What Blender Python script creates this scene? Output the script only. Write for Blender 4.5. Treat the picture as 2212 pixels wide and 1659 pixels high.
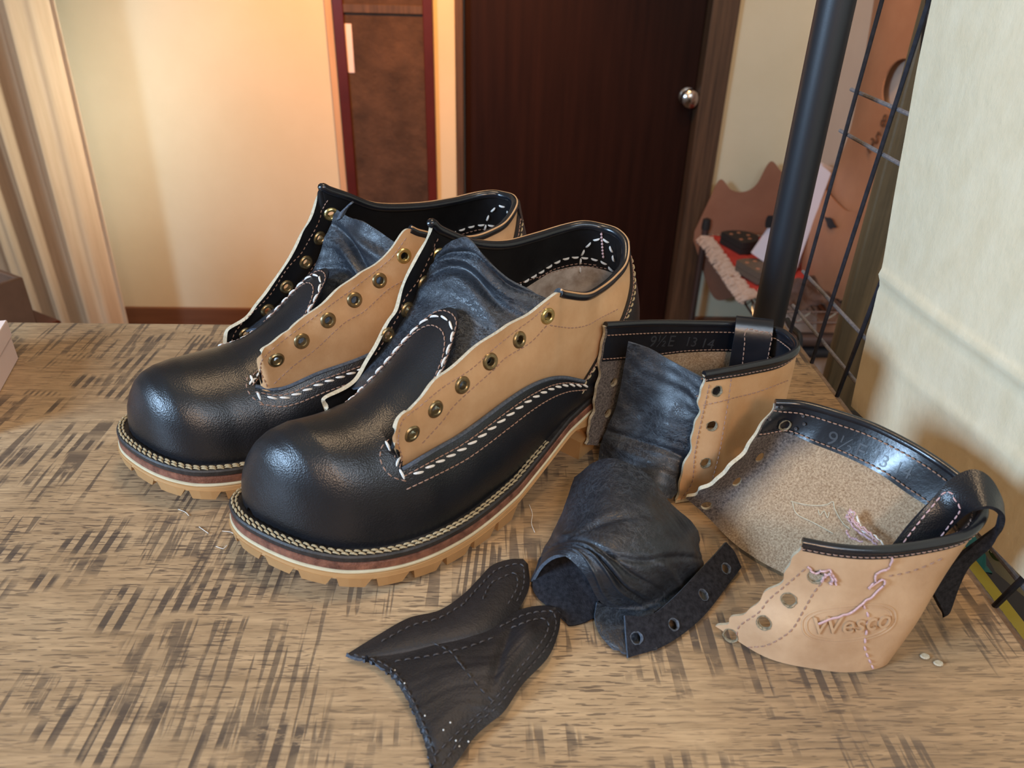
import bpy, math, random
import numpy as np
from mathutils import Vector, Matrix
from mathutils.bvhtree import BVHTree
random.seed(7); rng=np.random.RandomState(5)
for o in list(bpy.data.objects): bpy.data.objects.remove(o)
SC=bpy.context.scene; COL=SC.collection
R=math.radians; PI=math.pi
# ------------------------------------------------------------------ camera (z=0 is the table top, the floor is at -0.95)
FPX=1661.; IW,IH=2212.,1659.; CAMZ=.33
RW=np.array([[0.99933221,0.00760192,0.03573995],[-0.02700108,-0.50537558,0.86247693],[0.02461858,-0.862866,-0.50483284]])
CP=np.array([0,0,CAMZ])
cd=bpy.data.cameras.new('camera'); cam=bpy.data.objects.new('camera',cd); COL.objects.link(cam)
cd.sensor_width=36; cd.lens=FPX*36/IW; cd.clip_start=.02
cr_,cu_,cb_=RW@[1,0,0],-RW@[0,1,0],-RW@[0,0,1]
cam.matrix_world=Matrix([[cr_[0],cu_[0],cb_[0],0],[cr_[1],cu_[1],cb_[1],0],[cr_[2],cu_[2],cb_[2],CAMZ],[0,0,0,1]])
cd.dof.use_dof=True; cd.dof.focus_distance=.52; cd.dof.aperture_fstop=12
SC.camera=cam
SC.view_settings.view_transform='Standard'; SC.view_settings.look='None'
SC.view_settings.gamma=1; SC.view_settings.use_curve_mapping=False
SC.view_settings.exposure=0.0
w=bpy.data.worlds.new('world'); SC.world=w; w.use_nodes=True
w.node_tree.nodes['Background'].inputs[0].default_value=(.95,.85,.73,1)
w.node_tree.nodes['Background'].inputs[1].default_value=.22
def area(name,loc,tgt,sx,sy,power,col):
    l=bpy.data.lights.new(name,'AREA'); l.shape='RECTANGLE'; l.size=sx; l.size_y=sy; l.energy=power; l.color=col
    o=bpy.data.objects.new(name,l); COL.objects.link(o); o.location=loc
    o.rotation_euler=(Vector(tgt)-Vector(loc)).to_track_quat('-Z','Y').to_euler(); return o
area('window_daylight',(-1.55,-.42,.72),(-.05,.42,.05),.48,.48,48,(.48,.71,1.0))
area('ceiling_lamp_warm',(.10,.62,1.45),(.0,.45,0),.35,.35,7,(1,.70,.42))
area('lamp_behind_warm',(.12,-1.0,.92),(.0,.42,.05),.22,.22,8,(1,.62,.34))
area('shop_front_daylight',(.7,-1.1,1.5),(.15,.4,0),1.2,.8,22,(.66,.82,1.0))
def spot(name,loc,tgt,power,col,size,blend,rad=.05):
    l=bpy.data.lights.new(name,'SPOT'); l.energy=power; l.color=col; l.spot_size=R(size); l.spot_blend=blend; l.shadow_soft_size=rad
    o=bpy.data.objects.new(name,l); COL.objects.link(o); o.location=loc
    o.rotation_euler=(Vector(tgt)-Vector(loc)).to_track_quat('-Z','Y').to_euler(); return o
spot('wall_lamp_warm',(-.18,1.72,.92),(-.30,2.6,.02),118,(1,.36,.045),84,.9,.06)
area('left_wall_daylight_fill',(.50,1.45,1.0),(-1.45,2.6,-.30),.25,.6,1.9,(.88,1,.97)).data.spread=R(24)  # added beam standing in for daylight on the left of the back wall
spot('corner_fill_warm',(.55,1.5,1.2),(.95,2.5,-.3),26,(1,.60,.28),80,.9,.08)  # added spot that warms the right end of the back wall
# ------------------------------------------------------------------ pixel of the photograph -> point of the place
def ray(px,py): return RW@np.array([px-IW/2,py-IH/2,FPX])
def Pz(px,py,z=0): r=ray(px,py); return CP+r*(z-CAMZ)/r[2]
def Py(px,py,y): r=ray(px,py); return CP+r*y/r[1]
def Px(px,py,x): r=ray(px,py); return CP+r*x/r[0]
# ------------------------------------------------------------------ materials
MT={}
def nodes(name):
    m=bpy.data.materials.new(name); m.use_nodes=True; nt=m.node_tree; b=nt.nodes['Principled BSDF']; MT[name]=m
    return m,nt,b
def N(nt,t,**k):
    n=nt.nodes.new(t)
    for a,v in k.items(): setattr(n,a,v)
    return n
def ramp(nt,fac,stops):
    n=nt.nodes.new('ShaderNodeValToRGB'); e=n.color_ramp.elements
    while len(e)<len(stops): e.new(.5)
    for i,(p,c) in enumerate(stops): e[i].position=p; e[i].color=(*c,1) if len(c)==3 else c
    nt.links.new(fac,n.inputs[0]); return n.outputs[0]
def noise(nt,scale,detail=4,rough=.5,vec=None,sc3=None,dist=0):
    n=nt.nodes.new('ShaderNodeTexNoise'); n.inputs['Scale'].default_value=scale; n.inputs['Detail'].default_value=detail
    n.inputs['Roughness'].default_value=rough; n.inputs['Distortion'].default_value=dist
    if vec is not None:
        if sc3:
            mp=nt.nodes.new('ShaderNodeMapping'); mp.inputs['Scale'].default_value=sc3; nt.links.new(vec,mp.inputs[0]); vec=mp.outputs[0]
        nt.links.new(vec,n.inputs['Vector'])
    return n.outputs['Fac']
def coord(nt,k='Object'): return nt.nodes.new('ShaderNodeTexCoord').outputs[k]
def bump(nt,b,h,strength,dist=.001,prev=None):
    n=nt.nodes.new('ShaderNodeBump'); n.inputs['Strength'].default_value=strength; n.inputs['Distance'].default_value=dist
    nt.links.new(h,n.inputs['Height'])
    if prev: nt.links.new(prev,n.inputs['Normal'])
    nt.links.new(n.outputs[0],b.inputs['Normal']); return n.outputs[0]
def mixc(nt,f,a,b_,mode='MIX'):
    n=nt.nodes.new('ShaderNodeMix'); n.data_type='RGBA'; n.blend_type=mode
    for i,v in ((0,f),(6,a),(7,b_)):
        if hasattr(v,'is_linked') or hasattr(v,'links'): nt.links.new(v,n.inputs[i])
        elif i==0: n.inputs[0].default_value=v
        else: n.inputs[i].default_value=(*v,1)
    return n.outputs[2]
def math_(nt,op,a,b_=0.,c=None):
    n=nt.nodes.new('ShaderNodeMath'); n.operation=op
    for i,v in ((0,a),(1,b_),(2,c)):
        if v is None: continue
        if hasattr(v,'links'): nt.links.new(v,n.inputs[i])
        else: n.inputs[i].default_value=v
    return n.outputs[0]
def basic(name,c1,c2=None,rough=.5,nscale=60,bscale=None,bstr=.2,bdist=.0006,metal=0,spec=.5,detail=5,sc3=None,coat=0,fine=None,trans=0):
    m,nt,b=nodes(name); b.inputs['Roughness'].default_value=rough; b.inputs['Metallic'].default_value=metal
    b.inputs['Specular IOR Level'].default_value=spec; b.inputs['Coat Weight'].default_value=coat
    co=coord(nt)
    if c2:
        f=noise(nt,nscale,detail,.6,co,sc3)
        nt.links.new(ramp(nt,f,[(.3,c1),(.7,c2)]),b.inputs['Base Color'])
    else: b.inputs['Base Color'].default_value=(*c1,1)
    p=None
    if bscale: p=bump(nt,b,noise(nt,bscale,6,.6,co),bstr,bdist)
    if fine:
        v=N(nt,'ShaderNodeTexVoronoi'); v.inputs['Scale'].default_value=fine; nt.links.new(co,v.inputs['Vector'])
        bump(nt,b,v.outputs['Distance'],.35,.0003,p)
    return m
# black oiled leather
basic('black_leather',(.006,.007,.009),(.012,.012,.015),.33,25,350,.22,.0005,fine=1100,spec=.55)
def creased():
    m,nt,b=nodes('tongue_leather'); co=coord(nt); b.inputs['Roughness'].default_value=.37; b.inputs['Specular IOR Level'].default_value=.55
    f=noise(nt,40,5,.6,co); base=ramp(nt,f,[(.3,(.009,.011,.015)),(.7,(.019,.022,.029))])
    n1=noise(nt,95,5,.62,co,(1,1,2.2),1.4); rd=ramp(nt,n1,[(.455,(0,0,0)),(.5,(1,1,1)),(.545,(0,0,0))])
    n2=noise(nt,210,4,.6,co,(2,1,1.4),1.2); r2=ramp(nt,n2,[(.46,(0,0,0)),(.5,(1,1,1)),(.54,(0,0,0))])
    k=math_(nt,'MAXIMUM',rd,math_(nt,'MULTIPLY',r2,.7)); k=math_(nt,'MULTIPLY',k,ramp(nt,noise(nt,22,3,.6,co),[(.40,(.1,.1,.1)),(.60,(1,1,1))]))
    nt.links.new(mixc(nt,math_(nt,'MULTIPLY',k,.30),base,(.12,.15,.19)),b.inputs['Base Color'])
    p=bump(nt,b,math_(nt,'SUBTRACT',1.,k),.35,.0006); bump(nt,b,noise(nt,900,4,.6,co),.35,.0004,p)
creased()
basic('black_lining',(.004,.004,.005),(.009,.009,.010),.42,40,300,.25,.0005,spec=.35)
basic('shiny_black_leather',(.006,.007,.010),(.012,.013,.017),.24,40,400,.2,.0004,spec=.6)
basic('black_suede',(.012,.012,.015),(.035,.035,.042),.95,400,1500,.8,.0012,spec=.1)
basic('blue_edge',(.045,.055,.075),(.11,.13,.16),.8,700,900,.5,.0006,spec=.2)
basic('worn_black_leather',(.010,.009,.010),(.022,.019,.020),.5,40,300,.4,.0008,fine=900,spec=.4)
basic('tan_leather',(.50,.285,.135),(.60,.37,.195),.52,45,500,.3,.0005,spec=.35)
basic('raw_edge',(.42,.36,.25),(.62,.55,.42),.9,500,900,.8,.0008,spec=.1)
basic('insole_leather',(.22,.155,.105),(.60,.52,.44),.7,60,600,.4,.0006)
basic('gum_rubber',(.40,.215,.085),(.48,.28,.12),.46,30,200,.12,.0004,spec=.4)
basic('pale_rubber',(.60,.52,.34),(.70,.63,.44),.55,80)
basic('brown_edge',(.10,.035,.022),(.30,.12,.07),.5,160,900,.6,.0008)
basic('welt_leather',(.012,.010,.010),(.035,.030,.028),.5,300,700,.5,.0006)
basic('white_thread',(.62,.60,.55),(.80,.78,.74),.75,1500,2500,.5,.0003,spec=.2)
basic('cream_thread',(.26,.20,.115),(.52,.43,.27),.7,1200,2500,.6,.0003,spec=.25)
basic('brown_thread',(.22,.12,.08),(.38,.24,.18),.75,1500)
basic('dark_thread',(.015,.013,.013),(.06,.05,.05),.6,1500)
basic('pink_thread',(.45,.27,.27),(.62,.42,.42),.8,1500)
basic('antique_brass',(.20,.145,.075),(.36,.27,.14),.34,300,metal=.9)
basic('bright_brass',(.55,.42,.16),(.70,.55,.25),.28,300,metal=.95)
basic('green_tarnish',(.09,.085,.055),(.33,.25,.15),.7,900,1200,.8,.0006)
basic('black_metal',(.010,.012,.017),None,.45,bscale=900,bstr=.1,spec=.6)
basic('wire_metal',(.012,.013,.018),(.03,.03,.04),.45,200)
basic('dusty_wire',(.13,.11,.11),(.25,.22,.21),.75,400)
basic('brown_rod',(.16,.10,.06),(.30,.20,.13),.7,200)
basic('wall_paint',(.68,.60,.41),(.74,.66,.47),.85,3,60,.15,.002,spec=.2)
basic('pink_wall_paint',(.70,.52,.40),(.78,.60,.46),.85,3,60,.15,.002,spec=.2)
basic('baseboard_wood',(.12,.05,.025),(.20,.09,.045),.6,6,sc3=(.3,1,6))
basic('door_wood',(.012,.0035,.002),(.022,.007,.004),.5,5,40,.1,.001,sc3=(8,8,.4),spec=.15)
basic('frame_wood',(.045,.022,.010),(.12,.062,.030),.6,6,60,.3,.002,sc3=(12,12,.5))
basic('mirror_frame_wood',(.06,.006,.003),(.10,.012,.006),.35,5)
basic('painted_cloth_reflection',(.035,.016,.008),(.10,.050,.027),.8,9,14,.5,.02,detail=8)  # mottled brown reflection of the mirror pane, put into the colour
basic('sill_wood',(.30,.15,.07),(.45,.25,.13),.6,10)
basic('floor_wood',(.10,.05,.025),(.2,.11,.06),.6,4,sc3=(1,8,1))
basic('curtain_cloth',(.56,.36,.21),(.66,.44,.27),.9,8,200,.2,.001,sc3=(10,10,.5),spec=.1)
basic('chrome',(.55,.5,.45),None,.18,metal=1)
basic('steel_post',(.16,.12,.11),None,.35,metal=.8)
basic('brown_hide',(.27,.115,.065),(.34,.155,.09),.7,6)
basic('orange_hide',(.42,.17,.08),(.58,.27,.14),.6,4,30,.2,.004,detail=7)
basic('red_cloth',(.42,.03,.025),(.55,.06,.04),.9,30)
basic('frayed_cloth',(.48,.33,.25),(.65,.48,.38),.95,90,200,.8,.004)
basic('pink_card',(.82,.66,.64),(.86,.72,.70),.8,20)
basic('white_card',(.78,.70,.74),None,.8)
basic('box_card',(.80,.66,.62),(.84,.70,.66),.75,20)
basic('dark_rubber',(.022,.018,.016),None,.7,bscale=400)
basic('taupe_rubber',(.12,.085,.06),(.15,.11,.08),.8,200)
basic('copper_dot',(.45,.18,.09),None,.5)
basic('post_wood',(.05,.035,.016),(.17,.11,.05),.6,5,80,.3,.002,sc3=(14,14,.6),detail=7)
basic('dark_grey',(.012,.011,.011),(.025,.022,.02),.7,10)
basic('brown_leather_scrap',(.05,.028,.022),(.13,.075,.055),.5,25,60,.5,.004)
basic('yellow_print',(.38,.27,.03),(.45,.34,.05),.5,20)
basic('green_bag',(.008,.06,.045),(.015,.10,.08),.4,20)
basic('white_bag',(.55,.58,.66),None,.4)
basic('ink_black',(.01,.01,.012),None,.6)
basic('ink_brown',(.14,.06,.03),None,.7)
basic('white_ink',(.8,.8,.8),None,.6)
basic('stamp',(.035,.037,.042),None,.35)
basic('crate_wood',(.13,.065,.035),(.20,.10,.055),.8,12)
def kraft():
    m,nt,b=nodes('kraft_paper'); co=coord(nt); b.inputs['Roughness'].default_value=.75; b.inputs['Specular IOR Level'].default_value=.25
    f=noise(nt,50,6,.6,co,(1,1,.7)); nt.links.new(ramp(nt,f,[(.3,(.78,.65,.43)),(.7,(.86,.74,.52))]),b.inputs['Base Color'])
    p=bump(nt,b,noise(nt,34,6,.66,co,(1,1,.7)),.40,.003); bump(nt,b,noise(nt,220,3,.5,co),.15,.0006,p)
kraft()
def suede():
    m,nt,b=nodes('tan_suede'); co=coord(nt); uv=coord(nt,'UV'); b.inputs['Roughness'].default_value=.95; b.inputs['Specular IOR Level'].default_value=.1
    f=noise(nt,900,6,.75,co); c=ramp(nt,f,[(.35,(.27,.165,.095)),(.62,(.64,.48,.32))])
    g=ramp(nt,noise(nt,700,6,.7,co),[(.35,(.055,.045,.042)),(.68,(.27,.22,.19))])
    sp=nt.nodes.new('ShaderNodeSeparateXYZ'); nt.links.new(uv,sp.inputs[0])
    u=math_(nt,'ADD',sp.outputs[0],math_(nt,'MULTIPLY',noise(nt,30,3,.5,co),.08))
    u=math_(nt,'ADD',u,math_(nt,'MULTIPLY',sp.outputs[1],.045))
    k=ramp(nt,u,[(.155,(1,1,1)),(.215,(0,0,0))])
    nt.links.new(mixc(nt,k,c,g),b.inputs['Base Color']); bump(nt,b,f,.9,.0012)
suede()
basic('grey_suede',(.085,.06,.047),(.26,.19,.145),.95,500,900,.9,.0012,spec=.1)
basic('worn_tan_leather',(.38,.225,.12),(.56,.37,.22),.5,28,400,.3,.0006,spec=.35,detail=7)
def wood():
    m,nt,b=nodes('sawn_oak'); co=coord(nt)
    base=ramp(nt,noise(nt,3.2,5,.6,co,(1,2.2,1),.6),[(.30,(.29,.185,.10)),(.50,(.40,.275,.160)),(.70,(.50,.365,.225))])
    fine=ramp(nt,noise(nt,30,6,.65,co,(1,14,1)),[(.35,(.68,.66,.63)),(.65,(1.12,1.1,1.06))])
    c=mixc(nt,1.,base,fine,'MULTIPLY')
    # short dark pores running with the grain (along x)
    pf=math_(nt,'MAXIMUM',noise(nt,80,2,.5,co,(.9,11.0,1),.2),math_(nt,'MULTIPLY',noise(nt,60,1,.5,co,(1.1,9,1),.15),.985))
    pm=ramp(nt,noise(nt,8,3,.6,co),[(.36,(.3,.3,.3)),(.56,(1,1,1))])
    pores=math_(nt,'MULTIPLY',ramp(nt,pf,[(.605,(0,0,0)),(.632,(1,1,1))]),pm)
    # saw marks: dark dashes across the grain (along y), in rows and clusters
    def saw(scale,sx,sy,lo,hi,ms,mlo,mhi,off,per=None):
        mp=nt.nodes.new('ShaderNodeMapping'); mp.inputs['Location'].default_value=off; mp.inputs['Rotation'].default_value=(0,0,R(off[2])); nt.links.new(co,mp.inputs[0])
        f=noise(nt,scale,2,.5,mp.outputs[0],(sx,sy,1),.05)
        g=ramp(nt,f,[(lo,(0,0,0)),(hi,(1,1,1))])
        if per:
            w_=N(nt,'ShaderNodeTexWave',bands_direction='X'); w_.inputs['Scale'].default_value=per; w_.inputs['Distortion'].default_value=1.6; w_.inputs['Detail'].default_value=2; w_.inputs['Detail Scale'].default_value=.4
            m2=nt.nodes.new('ShaderNodeMapping'); m2.inputs['Scale'].default_value=(1,.12,1); nt.links.new(mp.outputs[0],m2.inputs[0]); nt.links.new(m2.outputs[0],w_.inputs['Vector'])
            g=math_(nt,'MULTIPLY',g,ramp(nt,w_.outputs['Fac'],[(.48,(0,0,0)),(.62,(1,1,1))]))
        k=ramp(nt,noise(nt,ms,3,.6,mp.outputs[0],(1,1.8,1)),[(mlo,(0,0,0)),(mhi,(1,1,1))])
        return math_(nt,'MULTIPLY',g,k)
    s1=saw(60,1.0,.06,.44,.49,6.0,.53,.57,(0,0,2),36)
    s2=saw(230,1.0,.05,.53,.57,8,.51,.56,(3,2,-1))
    s3=saw(60,1.0,.08,.50,.55,6,.545,.58,(7,5,4),68)
    s5=saw(120,1.0,.06,.55,.59,4,.50,.57,(1,9,1))
    brk=ramp(nt,noise(nt,45,4,.75,co,(1,2.2,1)),[(.34,(.35,.35,.35)),(.44,(1,1,1))])
    s=math_(nt,'MULTIPLY',math_(nt,'MAXIMUM',math_(nt,'MAXIMUM',s1,math_(nt,'MULTIPLY',s2,.75)),math_(nt,'MAXIMUM',math_(nt,'MULTIPLY',s3,.9),math_(nt,'MULTIPLY',s5,.9))),brk)
    c=mixc(nt,math_(nt,'MULTIPLY',pores,.80),c,(.085,.058,.042))
    c=mixc(nt,math_(nt,'MULTIPLY',s,.86),c,(.058,.044,.038))
    st=ramp(nt,noise(nt,6,4,.6,co,(1.4,1,1),.8),[(.58,(0,0,0)),(.72,(1,1,1))])
    c=mixc(nt,math_(nt,'MULTIPLY',st,.38),c,(.12,.085,.062))
    nt.links.new(c,b.inputs['Base Color'])
    b.inputs['Roughness'].default_value=.42; b.inputs['Specular IOR Level'].default_value=.45
    h=math_(nt,'SUBTRACT',1.,math_(nt,'MAXIMUM',pores,s))
    p=bump(nt,b,h,.35,.0005); bump(nt,b,noise(nt,25,5,.6,co,(1,10,1)),.12,.0006,p)
wood()
# ------------------------------------------------------------------ mesh helpers
def mesh(name,V,F,mats,mi=None,uv=None,smooth=True):
    me=bpy.data.meshes.new(name); V=np.asarray(V,dtype=float)
    me.from_pydata(V.tolist(),[],F if isinstance(F,list) else F.tolist())
    for m in mats: me.materials.append(MT[m])
    if mi is not None: me.polygons.foreach_set('material_index',np.asarray(mi,dtype=np.int32))
    me.polygons.foreach_set('use_smooth',[smooth]*len(me.polygons))
    if uv is not None:
        l=me.uv_layers.new(name='UVMap'); vi=np.empty(len(me.loops),dtype=np.int32); me.loops.foreach_get('vertex_index',vi)
        l.data.foreach_set('uv',np.asarray(uv)[vi].ravel())
    me.update(); return me
class Root:
    def __init__(s,name,loc=(0,0,0),rz=0,label=None,cat=None,group=None,kind=None):
        o=bpy.data.objects.new(name,None); COL.objects.link(o); o.empty_display_size=.02
        o.location=loc; o.rotation_euler=(0,0,rz); s.o=o
        tag(o,label,cat,group,kind)
        s.M=Matrix.Translation(loc)@Matrix.Rotation(rz,4,'Z'); s.R=np.array(s.M.to_3x3()); s.T=np.array(loc,dtype=float)
    def to(s,P): return (np.asarray(P,dtype=float)-s.T)@s.R      # world -> local
    def wo(s,P): return np.asarray(P,dtype=float)@s.R.T+s.T
def tag(o,label=None,cat=None,group=None,kind=None):
    for k,v in (('label',label),('category',cat),('group',group),('kind',kind)):
        if v: o[k]=v
def link(name,me,parent=None,label=None,kind=None,M=None):
    o=bpy.data.objects.new(name,me); COL.objects.link(o)
    if parent is not None: o.parent=parent.o if isinstance(parent,Root) else parent
    if M is not None: o.matrix_local=M
    tag(o,label,None,None,kind); return o
def crm(P,n,closed=False):
    """Catmull-Rom resample of an (a,...) array to n points"""
    P=np.asarray(P,dtype=float); a=len(P)
    if closed: Q=np.concatenate([P[-1:],P,P[:2]]); seg=a
    else: Q=np.concatenate([2*P[:1]-P[1:2],P,2*P[-1:]-P[-2:-1]]); seg=a-1
    t=np.linspace(0,seg,n,endpoint=not closed); i=np.minimum(t.astype(int),seg-1); f=(t-i).reshape((-1,)+(1,)*(P.ndim-1))
    p0,p1,p2,p3=Q[i],Q[i+1],Q[i+2],Q[i+3]
    return .5*(2*p1+(p2-p0)*f+(2*p0-5*p1+4*p2-p3)*f*f+(3*p1-p0-3*p2+p3)*f**3)
def net(C,n,m): return np.swapaxes(crm(np.swapaxes(crm(C,n),0,1),m),0,1)
def arc(P,n,closed=False):
    """resample a fine polyline evenly by arc length"""
    P=np.asarray(P); Q=np.concatenate([P,P[:1]]) if closed else P
    d=np.r_[0,np.cumsum(np.linalg.norm(np.diff(Q,axis=0),axis=1))]
    t=np.linspace(0,d[-1],n,endpoint=not closed)
    return np.stack([np.interp(t,d,Q[:,k]) for k in range(P.shape[1])],1)
def plen(P): return np.linalg.norm(np.diff(P,axis=0),axis=1).sum()
def gnorm(G):
    du=np.gradient(G,axis=0); dv=np.gradient(G,axis=1); n=np.cross(du,dv); l=np.linalg.norm(n,axis=2,keepdims=True); return n/np.maximum(l,1e-9)
def sheet(G,th,mats,holes=(),flip=False,smooth=True):
    """a leather/paper sheet with real thickness: G (n,m,3) is the outer face; mats=(outer, inner, rim); holes=[(centre,radius)]"""
    n,m=G.shape[:2]; G=G.copy(); Nn=gnorm(G)*(-1 if flip else 1)
    keep=np.ones((n-1,m-1),bool)
    for c,r in holes:
        cen=(G[:-1,:-1]+G[1:,:-1]+G[:-1,1:]+G[1:,1:])/4
        kill=np.linalg.norm(cen-c,axis=2)<r; keep&=~kill
        vm=np.zeros((n,m),bool)
        for a in (0,1):
            for b in (0,1): vm[a:n-1+a,b:m-1+b]|=kill
        d=G-c; l=np.linalg.norm(d,axis=2); sn=vm&(l>r*.45)
        G[sn]=c+d[sn]*(r/l[sn])[:,None]
    B=G-Nn*th
    V=np.concatenate([G.reshape(-1,3),B.reshape(-1,3)]); K=n*m
    I=np.arange(K).reshape(n,m); a,b,c,d=I[:-1,:-1],I[1:,:-1],I[1:,1:],I[:-1,1:]
    f1=np.stack([a,b,c,d],2)[keep]; f2=(np.stack([a,d,c,b],2)+K)[keep]
    if flip: f1=f1[:,::-1]; f2=f2[:,::-1]
    fs=[f1,f2]; mi=[np.zeros(len(f1)),np.ones(len(f2))]
    pad=np.pad(keep,1)
    for (p,q,nb) in ((a,d,pad[:-2,1:-1]),(b,c,pad[2:,1:-1]),(a,b,pad[1:-1,:-2]),(d,c,pad[1:-1,2:])):
        s=keep&~nb; p_,q_=p[s],q[s]
        if len(p_): fs.append(np.stack([p_,q_,q_+K,p_+K],1)); mi.append(np.full(len(p_),2))
    F=np.concatenate(fs); mi=np.concatenate(mi)
    uu,vv=np.meshgrid(np.linspace(0,1,n),np.linspace(0,1,m),indexing='ij'); uv=np.stack([uu,vv],2).reshape(-1,2); uv=np.concatenate([uv,uv])
    used=np.unique(F); mp=np.zeros(2*K,int); mp[used]=np.arange(len(used)); F=mp[F]; V=V[used]; uv=uv[used]
    me=mesh('sheet',V,F,mats,mi,uv,smooth)
    import bmesh
    bm=bmesh.new(); bm.from_mesh(me); bmesh.ops.recalc_face_normals(bm,faces=bm.faces)
    for e in bm.edges:
        if len(e.link_faces)==2 and e.link_faces[0].material_index!=e.link_faces[1].material_index: e.smooth=False
    bm.to_mesh(me); bm.free(); return me
def frames(P,up=None):
    T=np.gradient(P,axis=0); T/=np.maximum(np.linalg.norm(T,axis=1,keepdims=True),1e-9)
    if up is None:
        up=np.tile([0,0,1.],(len(P),1)); bad=abs((T*up).sum(1))>.95; up[bad]=[1,0,0]
    else: up=np.broadcast_to(np.asarray(up,dtype=float),P.shape)
    S=np.cross(T,up); S/=np.maximum(np.linalg.norm(S,axis=1,keepdims=True),1e-9); U=np.cross(S,T); return T,S,U
def tube_vf(P,r,k=8,closed=False,up=None,cap=True):
    P=np.asarray(P,dtype=float); n=len(P); T,S,U=frames(P,up); r=np.broadcast_to(np.asarray(r,dtype=float),(n,))
    a=np.linspace(0,2*PI,k,endpoint=False)
    V=(P[:,None]+r[:,None,None]*(np.cos(a)[None,:,None]*S[:,None]+np.sin(a)[None,:,None]*U[:,None])).reshape(-1,3)
    F=[]
    for i in range(n if closed else n-1):
        j=(i+1)%n
        for q in range(k): F.append([i*k+q,i*k+(q+1)%k,j*k+(q+1)%k,j*k+q])
    if cap and not closed: F.append(list(range(k))[::-1]); F.append([(n-1)*k+q for q in range(k)])
    return V,F
class MB:
    def __init__(s): s.V=[];s.F=[];s.n=0;s.m=[]
    def add(s,V,F,mi=0):
        s.V.append(np.asarray(V,dtype=float)); s.F+= [[i+s.n for i in f] for f in F]; s.m+=[mi]*len(F); s.n+=len(V); return s
    def tube(s,P,r,k=8,**kw):
        mi=kw.pop('mi',0); return s.add(*tube_vf(P,r,k,**kw),mi)
    def box(s,a,b,bev=0,mi=0):
        a=np.array(a,float);b=np.array(b,float); c=(a+b)/2;h=abs(b-a)/2; e=min(bev,*(h*.99)) if bev else 0
        if not e:
            V=[[c[0]+x*h[0],c[1]+y*h[1],c[2]+z*h[2]] for x in(-1,1) for y in(-1,1) for z in(-1,1)]
            F=[[0,1,3,2],[4,6,7,5],[0,4,5,1],[2,3,7,6],[0,2,6,4],[1,5,7,3]]; return s.add(V,F,mi)
        V=[];idx={}
        for x in(-1,1):
            for y in(-1,1):
                for z in(-1,1):
                    for ax in range(3):
                        p=np.array([x,y,z])*(h-e); p[ax]=[x,y,z][ax]*h[ax]; idx[(x,y,z,ax)]=len(V); V.append(c+p)
        F=[]
        for ax in range(3):
            o=[i for i in range(3) if i!=ax]
            for sg in(-1,1):
                q=[]
                for u,v in((-1,-1),(1,-1),(1,1),(-1,1)):
                    k=[0,0,0];k[ax]=sg;k[o[0]]=u;k[o[1]]=v;q.append(idx[(*k,ax)])
                F.append(q)
        for ax in range(3):
            o=[i for i in range(3) if i!=ax]
            for u in(-1,1):
                for v in(-1,1):
                    q=[]
                    for sg,aa in((-1,o[0]),(1,o[0]),(1,o[1]),(-1,o[1])):
                        k=[0,0,0];k[ax]=sg;k[o[0]]=u;k[o[1]]=v;q.append(idx[(*k,aa)])
                    F.append(q)
        for x in(-1,1):
            for y in(-1,1):
                for z in(-1,1): F.append([idx[(x,y,z,i)] for i in range(3)])
        return s.add(V,F,mi)
    def lathe(s,prof,k=24,M=None,mi=0,cap=False):
        V=[];F=[]
        for r,z in prof:
            for q in range(k): a=2*PI*q/k; V.append([r*math.cos(a),r*math.sin(a),z])
        for i in range(len(prof)-1):
            for q in range(k): F.append([i*k+q,i*k+(q+1)%k,(i+1)*k+(q+1)%k,(i+1)*k+q])
        if cap: F.append(list(range(k))[::-1]); F.append([(len(prof)-1)*k+q for q in range(k)])
        V=np.array(V)
        if M is not None: V=V@np.array(M.to_3x3()).T+np.array(M.to_translation())
        return s.add(V,F,mi)
    def me(s,mats,smooth=True,name='part'):
        import bmesh
        me=mesh(name,np.concatenate(s.V),s.F,mats,s.m,None,smooth)
        bm=bmesh.new(); bm.from_mesh(me); bmesh.ops.recalc_face_normals(bm,faces=bm.faces)
        if smooth:
            for e in bm.edges:
                if len(e.link_faces)==2 and e.calc_face_angle(0)>R(38): e.smooth=False
        bm.to_mesh(me); bm.free(); return me
def arc2(P,Q,n):
    d=np.r_[0,np.cumsum(np.linalg.norm(np.diff(P,axis=0),axis=1))]; t=np.linspace(0,d[-1],n); A=np.concatenate([P,Q],1)
    return np.stack([np.interp(t,d,A[:,k]) for k in range(A.shape[1])],1)
def stitch_run(P,Nn,pitch,ln,r,slant=0.,lift=.4,jit=.05,closed=False):
    """a run of short thread stitches lying on a surface along the path P with normals Nn"""
    L=plen(P); cnt=max(2,int(L/pitch)); PP=arc2(np.asarray(P),np.asarray(Nn),cnt); mb=MB()
    Q=PP[:,:3]; U=PP[:,3:]; U/=np.maximum(np.linalg.norm(U,axis=1,keepdims=True),1e-9)
    T=np.gradient(Q,axis=0); T/=np.maximum(np.linalg.norm(T,axis=1,keepdims=True),1e-9); S=np.cross(T,U)
    for i in range(cnt):
        d=T[i]+S[i]*(slant+random.uniform(-jit,jit)); d/=np.linalg.norm(d); h=ln/2
        c=Q[i]+U[i]*r*lift
        pts=[c-d*h-U[i]*r*.5,c-d*h*.6+U[i]*r*.35,c+U[i]*r*.6,c+d*h*.6+U[i]*r*.35,c+d*h-U[i]*r*.5]
        mb.tube(pts,[r*.45,r*.95,r*1.05,r*.95,r*.45],6,up=U[i])
    return mb
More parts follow.
